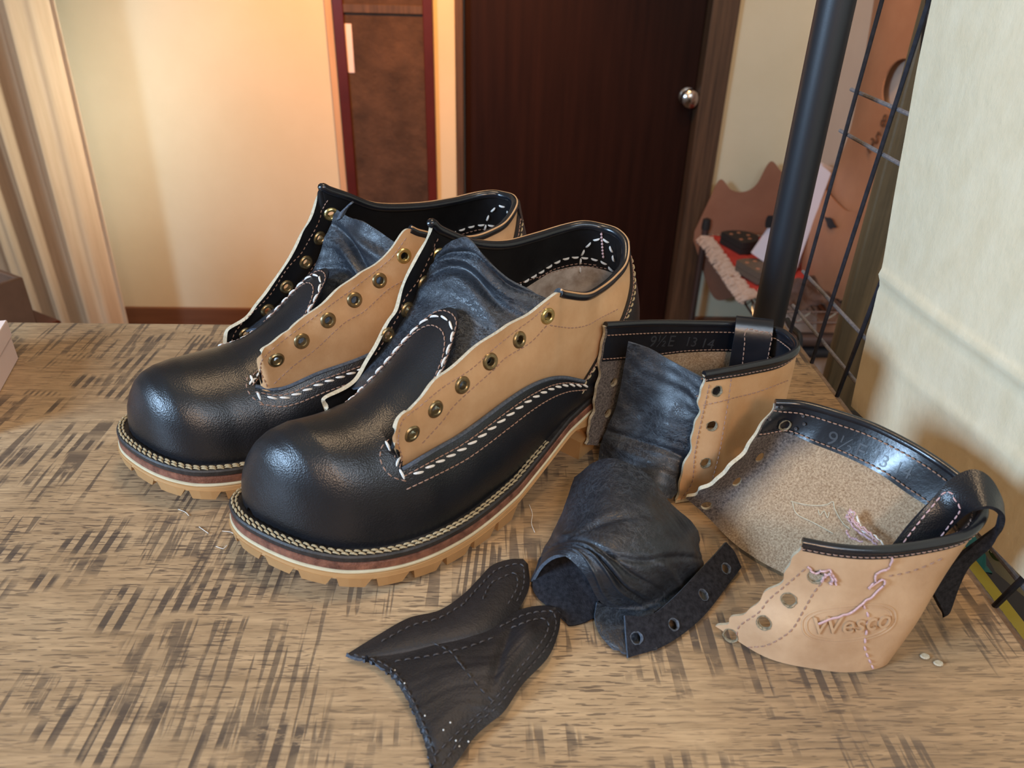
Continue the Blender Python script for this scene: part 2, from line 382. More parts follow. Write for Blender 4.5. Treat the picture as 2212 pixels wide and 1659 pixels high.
def bvh(G):
    n,m=G.shape[:2]; I=np.arange(n*m).reshape(n,m); F=np.stack([I[:-1,:-1],I[1:,:-1],I[1:,1:],I[:-1,1:]],2).reshape(-1,4)
    return BVHTree.FromPolygons([Vector(v) for v in G.reshape(-1,3)],F.tolist())
def cast(tree,px,py,root=None,skip=0):
    o=Vector(CP); d=Vector(ray(px,py)).normalized(); 
    if root is not None: Mi=root.M.inverted(); o=Mi@o; d=(Mi.to_3x3()@d)
    for _ in range(skip+1):
        h=tree.ray_cast(o,d)
        if h[0] is None: return None
        o0=o; o=h[0]+d*.002
    nn=h[1] if h[1].dot(d)<0 else -h[1]
    return np.array(h[0]),np.array(nn)
def castpath(tree,pts,root=None,skip=0,n=60):
    P=crm(np.array(pts,float),n); o=[cast(tree,*p,root,skip) for p in P]; o=[q for q in o if q]
    if len(o)<4: return None
    # keep only the continuous run
    A=np.array([q[0] for q in o]); B=np.array([q[1] for q in o]); ok=np.r_[True,np.linalg.norm(np.diff(A,axis=0),axis=1)<.02]
    return A[ok],B[ok]
def wrk(n,m,seed,amp,kx=3,ky=8,oct=5):
    """wrinkle height field"""
    r=np.random.RandomState(seed); u,v=np.meshgrid(np.linspace(0,1,n),np.linspace(0,1,m),indexing='ij'); h=np.zeros((n,m))
    wx=.06*np.sin(5*v+r.rand()*6)+.04*np.sin(9*u+r.rand()*6)
    for o in range(oct):
        a=r.uniform(-.5,.5); ph=r.rand()*6.28; f=r.uniform(.7,1.5)*(1.5**o)
        h+=np.sin((v*ky*f+u*kx*a*f*2+wx*8*f)*2*PI/2+ph)/(1.45**o)
    return amp*h/2
def Vt(x): return Vector([float(k) for k in x])
def orient(P,nn,tx=None):
    z=Vt(nn).normalized(); x=Vt(tx) if tx is not None else Vector((0,0,1)).cross(z)
    x=(x-z*x.dot(z)).normalized(); y=z.cross(x)
    return Matrix(((x.x,y.x,z.x,P[0]),(x.y,y.y,z.y,P[1]),(x.z,y.z,z.z,P[2]),(0,0,0,1)))
def text_me(txt,size,depth,mat,bend=None,shear=0):
    c=bpy.data.curves.new('lettering','FONT'); c.body=txt; c.size=size; c.extrude=depth; c.align_x='CENTER'; c.align_y='CENTER'; c.resolution_u=3; c.shear=shear
    o=bpy.data.objects.new('lettering',c); COL.objects.link(o); me=bpy.data.meshes.new_from_object(o); bpy.data.objects.remove(o)
    me.materials.clear(); me.materials.append(MT[mat]); return me
def text_on(txt,size,depth,mat,P,nn,tx,parent,name='stamped_marking',tree=None,root=None,px=None,**k):
    me=text_me(txt,size,depth,mat,**k); M=orient(P,nn,tx)
    if tree is not None:      # wrap the letters onto the leather
        z=M.to_3x3()@Vector((0,0,1))
        for v in me.vertices:
            p=M@Vector((v.co.x,v.co.y,0)); h=tree.ray_cast(p+z*.01,-z,.03)
            q=(h[0] if h[0] is not None else p)+z*(v.co.z+depth*.5); v.co=Vt(root.to(np.array(q))) if root is not None else q
        M=None
    return link(name,me,parent,M=M)
# ------------------------------------------------------------------ the room
def struct(name,me): o=link(name,me); o['kind']='structure'; return o
FZ=-.95
def boxme(a,b,mat,bev=.002): return MB().box(a,b,bev).me([mat])
struct('floor',boxme((-2.6,-1.6,FZ-.05),(1.6,2.9,FZ),'floor_wood'))
YW=2.6
struct('wall_back',MB().box((-2.6,YW,FZ),(-.10,YW+.1,1.7)).box((.765,YW,FZ),(1.02,YW+.1,1.7)).box((-.10,YW,1.2),(.765,YW+.1,1.7)).me(['wall_paint']))
struct('wall_right',boxme((1.02,.9,FZ),(1.12,YW+.1,1.7),'pink_wall_paint'))
struct('ceiling',boxme((-2.6,-1.6,1.7),(1.6,2.9,1.75),'wall_paint'))
struct('baseboard_back',MB().box((-1.6,YW-.014,FZ),(-.10,YW,FZ+.075),.003).box((.765,YW-.014,FZ),(1.02,YW,FZ+.06),.003).me(['baseboard_wood']))
struct('trim_1',boxme((-.098,YW-.02,FZ),(-.074,YW+.09,1.2),'frame_wood'))       # left jamb of the door
struct('trim_2',boxme((.682,YW-.03,FZ),(.766,YW+.09,1.2),'frame_wood'))         # right jamb of the door
struct('trim_3',boxme((-.074,YW-.01,FZ),(.682,YW+.09,FZ+.022),'sill_wood'))     # threshold
d=Root('door_1',(0.304,YW+.03,FZ+.024),0,kind='structure'); 
link('door_panel',MB().box((-.376,0,0),(.376,.035,2.1),.002).me(['door_wood']),d)
kn=Py(1484,208,YW+.03)
prof=[(.001,0),(.027,0),(.028,.004),(.013,.007),(.011,.022),(.014,.026),(.026,.032),(.030,.042),(.027,.055),(.016,.062),(.001,.063)]
link('door_knob',MB().lathe(prof,28,Matrix.Rotation(PI/2,4,'X')).me(['chrome']),d,M=Matrix.Translation(d.to(kn).tolist()))
# mirror in a dark red frame, the brown cloth it reflects is painted on the pane
mr=Root('standing_mirror',(-.31,YW-.03,FZ),0,'tall narrow mirror in a dark red wooden frame on the back wall','mirror')
x0,x1=-.155,.145
for nm,a,b in (('frame_side',(x0,0,.1),(x0+.032,.03,2.0)),('frame_side',(x1-.030,0,.1),(x1,.03,2.0)),('frame_rail',(x0+.032,.001,1.93),(x1-.03,.029,2.0)),('frame_rail',(x0+.032,.001,.1),(x1-.03,.029,.15))):
    link(nm,boxme(a,b,'mirror_frame_wood'),mr)
link('mirror_pane',boxme((x0+.03,.012,.12),(x1-.028,.026,1.96),'painted_cloth_reflection'),mr,'mirror pane with the reflection of a creased brown cloth painted on')
zt=float(Py(830,18,YW)[2])-FZ
link('ledge',MB().box((x0+.032,.003,zt-.012),(x1-.03,.012,zt+.012),.001).me(['frame_wood']),mr)
hk=mr.to(Py(757,105,YW-.018)); link('hanging_tag',MB().box((hk[0]-.012,hk[1]-.002,hk[2]-.07),(hk[0]+.008,hk[1]+.002,hk[2]+.07),.001).me(['pink_card']),mr)
struct('trim_4',boxme((-.492,YW-.012,FZ+.08),(-.468,YW,1.3),'curtain_cloth'))
# curtain
n,m=140,24
X=np.linspace(-1.75,-1.15,n); G=np.zeros((n,m,3))
for i,x in enumerate(X):
    for j,z in enumerate(np.linspace(FZ+.02,1.5,m)):
        G[i,j]=(x+.012*math.sin(z*2+i*.05),2.25+.035*math.sin(i*.24+.6*math.sin(i*.07))+.012*math.sin(i*.61),z)
o=link('curtain',sheet(G,.003,('curtain_cloth',)*3)); tag(o,'tan floor-length curtain hanging in soft folds at the left','curtain')
# wooden crate with papers on a dark stool, far left
c=Root('wooden_crate',(-1.02,1.33,-.335),R(-32),'brown printed crate with folded papers at the far left edge','crate')
link('side_board',MB().box((-.19,-.10,0),(.13,-.09,.10),.002).me(['crate_wood']),c)
link('side_board',MB().box((-.19,.09,0),(.13,.10,.10),.002).me(['crate_wood']),c)
link('end_board',MB().box((.13,-.10,0),(.14,.10,.10),.002).me(['crate_wood']),c)
link('end_board',MB().box((-.20,-.10,0),(-.19,.10,.10),.002).me(['crate_wood']),c)
link('base_board',MB().box((-.19,-.09,0),(.13,.09,.008)).me(['crate_wood']),c)
for k in range(4):
    G=np.zeros((8,8,3))
    for i in range(8):
        for j in range(8): G[i,j]=(-.14+.035*k*1.3+.02*math.sin(j*.8+k),-.07+.14*i/7,.012+.25*j/7+.01*math.sin(i+k))
    o=link('folded_paper',sheet(c.wo(G.reshape(-1,3)).reshape(8,8,3),.002,('pink_card',)*3)); tag(o,'folded sheet of pale paper standing in the crate, '+['nearest its left end','second from its left end','second from its right end','nearest its right end'][k],'paper','papers in the crate')
s=Root('stool',(-1.02,1.33,FZ),R(-32),'dark stool under the crate at the far left','stool')
link('seat',MB().box((-.22,-.14,.57),(.15,.14,.615),.004).me(['mirror_frame_wood']),s)
for x in (-.20,.12):
    for y in (-.12,.11): link('leg',MB().box((x,y,0),(x+.025,y+.025,.57),.002).me(['mirror_frame_wood']),s)
# ------------------------------------------------------------------ wire rack in the far corner and what is on it
RX0,RX1,RY0,RY1,RZ=.752,1.005,1.90,2.52,-.545
rk=Root('wire_rack',(RX0,RY0,FZ),0,'small chrome wire rack in the corner right of the dark door','rack')
def W(root,P,r,name,mat,k=8,**kw): return link(name,MB().tube([root.to(p) for p in P],r,k,**kw).me([mat]),root)
for x in (RX0,RX1):
    for y in (RY0,RY1):
        W(rk,[(x,y,FZ),(x,y,RZ+.03)],.011,'post','steel_post',12)
        link('post_cap',MB().lathe([(.001,.0),(.014,0),(.015,.012),(.013,.035),(.001,.04)],14).me(['dark_grey']),rk,M=Matrix.Translation(rk.to((x,y,RZ+.02)).tolist()))
for (a,b) in (((RX0,RY0),(RX1,RY0)),((RX0,RY0),(RX0,RY1)),((RX1,RY0),(RX1,RY1)),((RX0,RY1),(RX1,RY1))):
    mb=MB(); a=np.array([*a,0.]);b=np.array([*b,0.]); L=np.linalg.norm(b-a)
    for z in (RZ,RZ-.032): mb.tube([rk.to(a+[0,0,z]),rk.to(b+[0,0,z])],.003,6)
    k=int(L/.035); zz=[rk.to(a+(b-a)*i/k+[0,0,RZ-(.032 if i%2 else 0)]) for i in range(k+1)]
    mb.tube(zz,.002,5); link('edge_truss',mb.me(['chrome']),rk)
for k in range(14): W(rk,[(RX0+.01+k*.018,RY0,RZ+.002),(RX0+.01+k*.018,RY1,RZ+.002)],.0018,'shelf_wire','chrome',5)
W(rk,[(RX0-.03,RY0-.02,RZ-.075),(RX1,RY0-.02,RZ-.075)],.020,'front_bar','steel_post',10)
W(rk,[(RX0-.03,RY0-.02,RZ-.115),(RX1,RY0-.02,RZ-.115)],.016,'front_bar','ink_black',10)
for x in (.83,.93): 
    W(rk,[(x-.05,RY0-.02,RZ-.13),(x-.01,RY0-.02,RZ-.20),(x+.03,RY0-.02,RZ-.27),(x,RY0-.02,FZ)],.007,'bracket','ink_black',8)
# red cloth with a frayed edge
n=30; G=np.zeros((n,n,3))
for i in range(n):
    for j in range(n): G[i,j]=(RX0-.012+(RX1-RX0)*i/(n-1),RY0+.10+(RY1-RY0-.13)*j/(n-1),RZ+.007+.002*math.sin(i*.9+j))
cl=Root('red_cloth',(RX0,RY0,RZ+.005),0,'red cloth with frayed pale edges spread on the wire rack','cloth')
link('cloth',sheet(cl.to(G.reshape(-1,3)).reshape(n,n,3),.002,('red_cloth',)*3),cl)
mb=MB()
for k in range(170):
    y=RY0+.07+(RY1-RY0-.12)*random.random(); x=RX0-.012+random.uniform(-.01,.004); mb.tube([cl.to((x+.02,y,RZ+.012)),cl.to((x-.004,y+random.uniform(-.02,.02),RZ+.010)),cl.to((x-.02,y+random.uniform(-.02,.02),RZ-.004))],.0045,4)
for k in range(90):
    x=RX0+(RX1-RX0)*random.random(); y=RY0+.10; mb.tube([cl.to((x,y+.02,RZ+.012)),cl.to((x+.01,y-.02,RZ+.009))],.004,4)
link('fringe',mb.me(['frayed_cloth']),cl,'pale frayed fringe',kind='stuff')
def disc(px,py,r,h,mat,label):
    P=Pz(px,py,RZ+.012); t=Root('heel_block',tuple(P),R(20),label,'heel'); mb=MB()
    a=np.linspace(PI*.02,PI*1.98,30); o=[(r*math.cos(q)*1.15,r*math.sin(q)) for q in np.linspace(-PI*.62,PI*.62,24)]
    for z0,z1,mt in ((0,h*.45,0),(h*.48,h,0)):
        V=[(x,y,z) for z in (z0,z1) for x,y in o]; k=len(o)
        F=[[i,(i+1)%k,k+(i+1)%k,k+i] for i in range(k)]+[list(range(k))[::-1],list(range(k,2*k))]; mb.add(V,F)
    link('lift',mb.me([mat],True),t)
    for q in range(5): x=r*(.55-.25*q*.5); link('nail',MB().lathe([(.001,h+.0015),(.006,h+.001),(.0065,h-.001)],10).me(['copper_dot']),t,M=Matrix.Translation((r*.5*math.cos(q*1.1-2.2)+.01,r*.55*math.sin(q*1.1-2.2),0)))
disc(1590,535,.060,.038,'dark_rubber','black rubber heel block at the back of the red cloth')
disc(1625,598,.058,.036,'taupe_rubber','taupe rubber heel block in front of the black one')
# leather scraps at the front of the rack
G=np.zeros((20,14,3))
for i in range(20):
    for j in range(14): G[i,j]=(RX0+.045+.24*i/19,RY0-.01+.20*j/13,RZ+.022+.010*math.sin(i*.9)*math.cos(j*.8)+.006*math.sin(i*2.1+j))
o=link('leather_scrap',sheet(G,.004,('brown_leather_scrap',)*3)); tag(o,'dark brown leather scrap draped over the front of the wire rack','leather')
# leather hides and cards
def outline_sheet(name,pts,y,th,mat,label,cat,tilt=0,ntop=30,bend=.02,holes=()):
    """a cut skin: left and right outline (pixels) lofted at the distance y"""
    L,Rr=pts; L=np.array([Py(*p,y) for p in L]); Rr=np.array([Py(*p,y) for p in Rr])
    A=crm(L,ntop*2); B=crm(Rr,ntop*2); G=np.zeros((ntop*2,ntop,3))
    for j in range(ntop):
        f=j/(ntop-1); G[:,j]=A*(1-f)+B*f; G[:,j,1]+=bend*math.sin(f*PI)+tilt*(G[:,j,2]-G[:,j,2].min())
    hs=[(np.array(G.reshape(-1,3)[np.argmin(np.linalg.norm(G.reshape(-1,3)-Py(*h[:2],y),axis=1))]),h[2]) for h in holes]
    o=link(name,sheet(G,th,(mat,)*3,hs)); tag(o,label,cat); return o
bot=[Py(x,640 if x>1500 else 520,2.53) for x in (1498,1540,1590,1640,1690,1735)]
top=[Py(*p,2.53) for p in ((1500,500),(1528,440),(1555,388),(1580,410),(1608,414),(1634,398),(1664,349),(1690,372),(1735,405))]
T=crm(np.array(top),80); Bm=crm(np.array(bot),80); G=np.stack([T*(1-f)+Bm*f for f in np.linspace(0,1,20)],1)
o=link('leather_hide',sheet(G,.003,('brown_hide',)*3)); tag(o,'brown leather skin with scalloped top standing behind the wire rack','leather')
# big orange hide hanging on the right wall
A=crm(np.array([Px(*p,1.003) for p in ((1905,-60),(1893,20),(1880,100),(1862,200),(1838,300),(1800,385),(1790,420),(1782,480),(1775,600),(1770,720))]),90)
B=crm(np.array([Px(*p,1.003) for p in ((2120,-60),(2120,100),(2120,200),(2110,300),(2100,385),(2090,420),(2080,480),(2070,600),(2060,720))]),90)
G=np.stack([A*(1-f)+B*f+np.array([-.010-.010*math.sin(f*9),0,0]) for f in np.linspace(0,1,60)],1)
hh=Px(1937,185,.99); hc=G.reshape(-1,3)[np.argmin(np.linalg.norm(G.reshape(-1,3)-hh,axis=1))]
hd=Root('leather_hide',tuple(Px(1880,600,1.0)),0,'large orange tan leather hide with a round hole hanging at the right wall','leather')
link('skin',sheet(hd.to(G.reshape(-1,3)).reshape(G.shape),.004,('orange_hide',)*3,[(hd.to(hc),.060)]),hd)
for t_,px,py,sz,ro in (('8',1908,262,.045,.35),('5',1893,300,.045,.35),('2',1880,315,.05,.35)):
    text_on(t_,sz,.001,'ink_brown',hd.to(Px(px,py,.982)),(-1,0,0),(0,-math.cos(ro),-math.sin(ro)),hd,'handwritten_mark')
# lower darker hide folded in front, with black stain
A=crm(np.array([Px(*p,.975) for p in ((1775,400),(1830,455),(1870,448),(1905,430))]),40); B=crm(np.array([Px(*p,.975) for p in ((1735,610),(1800,640),(1840,650),(1880,655))]),40)
G=np.stack([A*(1-f)+B*f+np.array([-.02*math.sin(f*PI),0,0]) for f in np.linspace(0,1,30)],1)
o=Root('leather_hide',tuple(B[0]),0,'reddish leather piece with a black blot leaning below the orange hide','leather')
link('skin',sheet(o.to(G.reshape(-1,3)).reshape(G.shape),.004,('orange_hide',)*3),o)
P=Px(1793,482,.950); a=np.linspace(0,2*PI,14,endpoint=False); V=[o.to((P[0],P[1]+.040*math.cos(q)*(1+.3*math.sin(3*q)),P[2]+.012*math.sin(q)*(1+.3*math.cos(4*q)))) for q in a]+[o.to((P[0]-.002,P[1],P[2]))]
link('blot',mesh('blot',V,[[i,(i+1)%14,14] for i in range(14)],['ink_black']),o)
# pale cards leaning on the rack
cdq=[Py(*p,2.16) for p in ((1760,345),(1792,372),(1708,605),(1622,545))]
def slab(q,th,mat,name,label,cat,group=None,yoff=0):
    q=[np.array(p)+[0,yoff,0] for p in q]; nn=np.cross(q[1]-q[0],q[3]-q[0]); nn/=np.linalg.norm(nn); V=q+[p-nn*th for p in q]
    F=[[0,1,2,3],[7,6,5,4],[0,4,5,1],[1,5,6,2],[2,6,7,3],[3,7,4,0]]; t=Root(name,tuple(q[3]),0,label,cat,group)
    link('sheet',mesh('s',t.to(V),F,[mat],None,None,False),t); return t
cdr=slab(cdq,.010,'white_card','card','pink white card with a black mark leaning on the rack','card')
P=Py(1661,478,2.145); P2=P
V=[(P[0]+.012*math.cos(q),P[1]-.004,P[2]+.028*math.sin(q)*(.6+.4*abs(math.cos(q)))) for q in np.linspace(0,2*PI,14,endpoint=False)]
link('ink_mark',mesh('m',cdr.to(V),[list(range(14))],['ink_black'],None,None,False),cdr)
slab([Py(*p,2.22) for p in ((1772,350),(1797,362),(1716,600),(1700,560))],.008,'pink_card','card','second pale pink card behind the marked card','card')
# ------------------------------------------------------------------ table
tb=Root('workbench',(-.30,.25,FZ),0,'wooden workbench with a rough sawn oak top','table')
TX0,TX1,TY0,TY1=-.95,.2975,-.12,.6745
def tl(a,b): return tb.to([a,b])
a,b=tl((TX0,TY0,-.038),(TX1,TY1,0)); link('tabletop',MB().box(a,b,.0022).me(['sawn_oak']),tb)
for x in (TX0+.03,TX1-.09):
    for y in (TY0+.03,TY1-.09):
        a,b=tl((x,y,FZ),(x+.05,y+.05,-.038)); link('leg',MB().box(a,b,.002).me(['frame_wood']),tb)
a,b=tl((TX0+.05,TY1-.075,-.12),(TX1-.08,TY1-.055,-.038)); link('apron',MB().box(a,b,.002).me(['frame_wood']),tb)
a,b=tl((TX1-.075,TY0+.05,-.12),(TX1-.055,TY1-.08,-.038)); link('apron',MB().box(a,b,.002).me(['frame_wood']),tb)
# pale carton at the left edge
bx=Root('carton',(-.406,.601,0),0,'small pale pink carton standing at the left edge of the bench','box')
v=Pz(0,850,0)-Pz(41,775,0); v/=np.linalg.norm(v); ang=math.atan2(v[1],v[0]); bx.o.rotation_euler[2]=ang; 
link('carton_body',MB().box((0,-.16,0),(.13,0,.036),.0008).me(['box_card']),bx)
link('lid_flap',MB().box((-.0008,-.161,.022),(.131,.0008,.037),.0006).me(['box_card']),bx)
# ------------------------------------------------------------------ shelf post, wire panel, wooden post, kraft paper
pp=Root('shelf_post',(.255,.62,0),0,'thick round black metal post standing at the back right of the bench','post')
link('pole',MB().lathe([(.001,.002),(.0139,.002),(.0139,1.4),(.001,1.4)],32).me(['black_metal']),pp)
link('foot_cap',MB().lathe([(.001,0),(.0165,0),(.0165,.012),(.0145,.015),(.001,.015)],32).me(['ink_black']),pp)
wp=Root('wire_grid',(.31,.50,FZ),0,'dusty black wire grid panel along the right edge of the bench','wire panel')
def ext(p,q,z0,z1):
    p=np.array(p);q=np.array(q); d=(p-q)/(p[2]-q[2]); return [q+d*(z0-q[2]),q+d*(z1-q[2])]
v1=ext((.31,.666,.292),(.31,.693,-.018),-.018,.9); v2=ext((.31,.594,.297),(.31,.632,-.018),-.018,.9)
dlt=np.array(v2)-np.array(v1)
for k in range(9):
    W(wp,[np.array(v1[0])+dlt[0]*k*(1 if k<2 else 1.0),np.array(v1[1])+dlt[1]*k],.00185,'upright_wire','wire_metal',8)
for z,y0 in ((.222,.690),(.187,.693),(.050,.703),(.011,.708),(.36,.68),(.325,.683)):
    W(wp,[(.3132,y0,z),(.3132,.05,z)],.0017,'cross_wire','dusty_wire',8)
W(wp,[(.31,.72,-.018),(.31,.03,-.018)],.0042,'bottom_rod','brown_rod',10)
W(wp,[(.31,.06,-.018),(.31,.06,FZ)],.006,'standing_leg','wire_metal',10); W(wp,[(.31,.71,-.018),(.31,.71,FZ)],.006,'standing_leg','wire_metal',10)
br=crm(np.array([Px(*p,.33) for p in ((1700,690),(1708,705),(1727,725),(1728,755),(1740,775),(1752,800),(1745,830))]),24); W(wp,br,.003,'hook','ink_black',8)
po=Root('timber_post',(.50,.88,FZ),0,'rough brown timber post behind the wire grid panel','post')
link('timber',MB().box((-.05,-.018,0),(.10,.0,2.6),.002).me(['post_wood']),po)
cv=crm(np.array([Px(*p,.36) for p in ((2015,-40),(2003,60),(1997,120),(1996,160),(2005,200),(2030,260))]),30)
o=link('cable',MB().tube(cv,.004,8).me(['wire_metal'])); tag(o,'dark cable hanging beside the timber post','cable')
bk=Root('storage_bin',(.52,.42,-.42),0,'black storage bin in the gap right of the bench','bin')
link('bin_wall',MB().box((-.13,-.33,0),(.2,.30,.30),.004).me(['dark_grey']),bk)
bs=Root('storage_shelf',(.52,.30,FZ),0,'dark shelf unit standing right of the bench below the kraft paper','shelf')
link('shelf_board',MB().box((-.18,-.5,.50),(.3,.5,.53),.003).me(['dark_grey']),bs)
for y in (-.48,.45): link('side_panel',MB().box((-.17,y,0),(.28,y+.03,.50),.003).me(['dark_grey']),bs)
# yellow box, green pouch, white packet in the gap
yb=Root('yellow_box',tuple(Pz(2140,1375,-.119)),0,'yellow printed box lying in the gap beside the bench','box')
q=[Pz(2048,1262,-.06),Pz(2075,1275,-.06),Pz(2240,1500,-.06),Pz(2212,1500,-.06)]
link('box_body',MB().box(yb.to((.33,.20,-.12)),yb.to((.366,.44,-.061)),.002).me(['yellow_print']),yb)
text_on('1A  2B',.018,.0003,'ink_black',yb.to((.349,.37,-.0608)),(0,0,1),(0,1,0),yb,'printed_text')
gp=Root('green_pouch',(.37,.525,-.119),0,'dark green glossy pouch behind the yellow box','pouch')
G=np.zeros((16,12,3))
for i in range(16):
    for j in range(12): G[i,j]=(-.04+.09*i/15,-.07+.10*j/11+.004*math.sin(i),.004+.075*math.sin(PI*i/15)**.5*math.sin(PI*j/11)**.5)
link('pouch_body',sheet(G,.002,('green_bag',)*3),gp)
wb=Root('white_packet',tuple(Px(2170,1225,.375)),0,'white packet with a round green sticker below the kraft paper','packet')
q=[Px(*p,.372) for p in ((2085,1120),(2225,1060),(2225,1300),(2150,1235))]
nn=np.cross(q[1]-q[0],q[3]-q[0]); nn/=np.linalg.norm(nn)
if nn[0]>0: nn=-nn
V=wb.to(q+[p-nn*.006 for p in q]); link('packet_body',mesh('p',V,[[0,1,2,3],[7,6,5,4],[0,4,5,1],[1,5,6,2],[2,6,7,3],[3,7,4,0]],['white_bag'],None,None,False),wb)
c0=Px(2155,1180,.3712); M=orient(wb.to(c0),nn,(0,-1,0)); 
link('round_sticker',MB().lathe([(.0001,.0008),(.0105,.0008),(.0108,0)],28,M).me(['green_bag']),wb)
text_on('10%',.009,.0002,'white_ink',wb.to(c0)+nn*.0012+np.array([0,0,-.003]),nn,(0,.8,-.35),wb,'printed_text'); text_on('2%',.005,.0002,'white_ink',wb.to(c0)+nn*.0012+np.array([0,0,.005]),nn,(0,.8,-.35),wb,'printed_text')
# kraft paper
KX=.3055
Lk=crm(np.array([Px(*p,KX) for p in ((2040,-130),(2010,0),(1978,160),(1945,330),(1905,560),(1872,720),(1838,877))]),80)
Rk=crm(np.array([[KX,.08,.36],[KX,.08,.30],[KX,.08,.25],[KX,.08,.20],[KX,.08,.14],[KX,.08,.10],[KX,.08,.0515]]),80)
G=np.zeros((80,120,3)); r=np.random.RandomState(3)
h=np.zeros((80,120)); 
for k in range(26):
    ph=r.rand()*6; fx,fy=r.uniform(4,26),r.uniform(2,14); u,v=np.meshgrid(np.linspace(0,1,80),np.linspace(0,1,120),indexing='ij'); h+=np.sin(u*fy+v*fx+ph+1.5*np.sin(u*5+k))/(3+fx*.35)
for j in range(120):
    f=j/119; G[:,j]=Lk*(1-f)+Rk*f
cre=np.exp(-((u-.70-.16*(1-v)*0-.0*v)/.010)**2)*.0022-np.exp(-((u-.715)/.008)**2)*.0016+np.exp(-((u-.83-.02*np.sin(v*7))/.008)**2)*.0009
G[:,:,0]-=h*.0016+cre
kp=Root('kraft_paper',(KX,.3,0),0,'large creased pale kraft paper sheet hung on the wire panel','paper')
link('paper_sheet',sheet(kp.to(G.reshape(-1,3)).reshape(G.shape),.0012,('kraft_paper',)*3),kp)
#BOOTS
# ------------------------------------------------------------------ boots
LAT=np.array([(.0,.0),(.004,.018),(.015,.031),(.035,.039),(.07,.043),(.10,.047),(.13,.052),(.16,.057),(.19,.060),(.215,.0595),(.24,.0545),(.262,.044),(.281,.028),(.2955,.007),(.305,-.018),(.3085,-.04),(.303,-.058),(.287,-.0665),(.26,-.068),(.22,-.064),(.19,-.058),(.15,-.048),(.11,-.042),(.07,-.041),(.035,-.038),(.012,-.028),(.002,-.014)])
def outline(kk,sc,n=400):
    o=crm(LAT,n,True); cl=np.interp(o[:,0],[0,.1,.2,.25,.3085],[0,.0025,-.001,-.007,-.022])
    return arc(np.stack([o[:,0]*sc,o[:,1]-cl+kk*cl],1),n,True)
def grow(o,d):
    tg=np.roll(o,-1,0)-np.roll(o,1,0); nn=np.stack([tg[:,1],-tg[:,0]],1); nn/=np.linalg.norm(nn,axis=1)[:,None]
    if ((o-o.mean(0))*nn).sum()<0: nn=-nn
    d=np.asarray(d); return o+nn*(d[:,None] if d.ndim else d)
def zs(s): return np.interp(s,[0,.2,.235,.265,.29,.312],[0,0,.001,.004,.009,.015])
def zw(s): return np.interp(s,[0,.07,.1,.13,.16,.2,.25,.28,.31],[.05,.047,.042,.033,.0255,.0225,.0245,.029,.036])
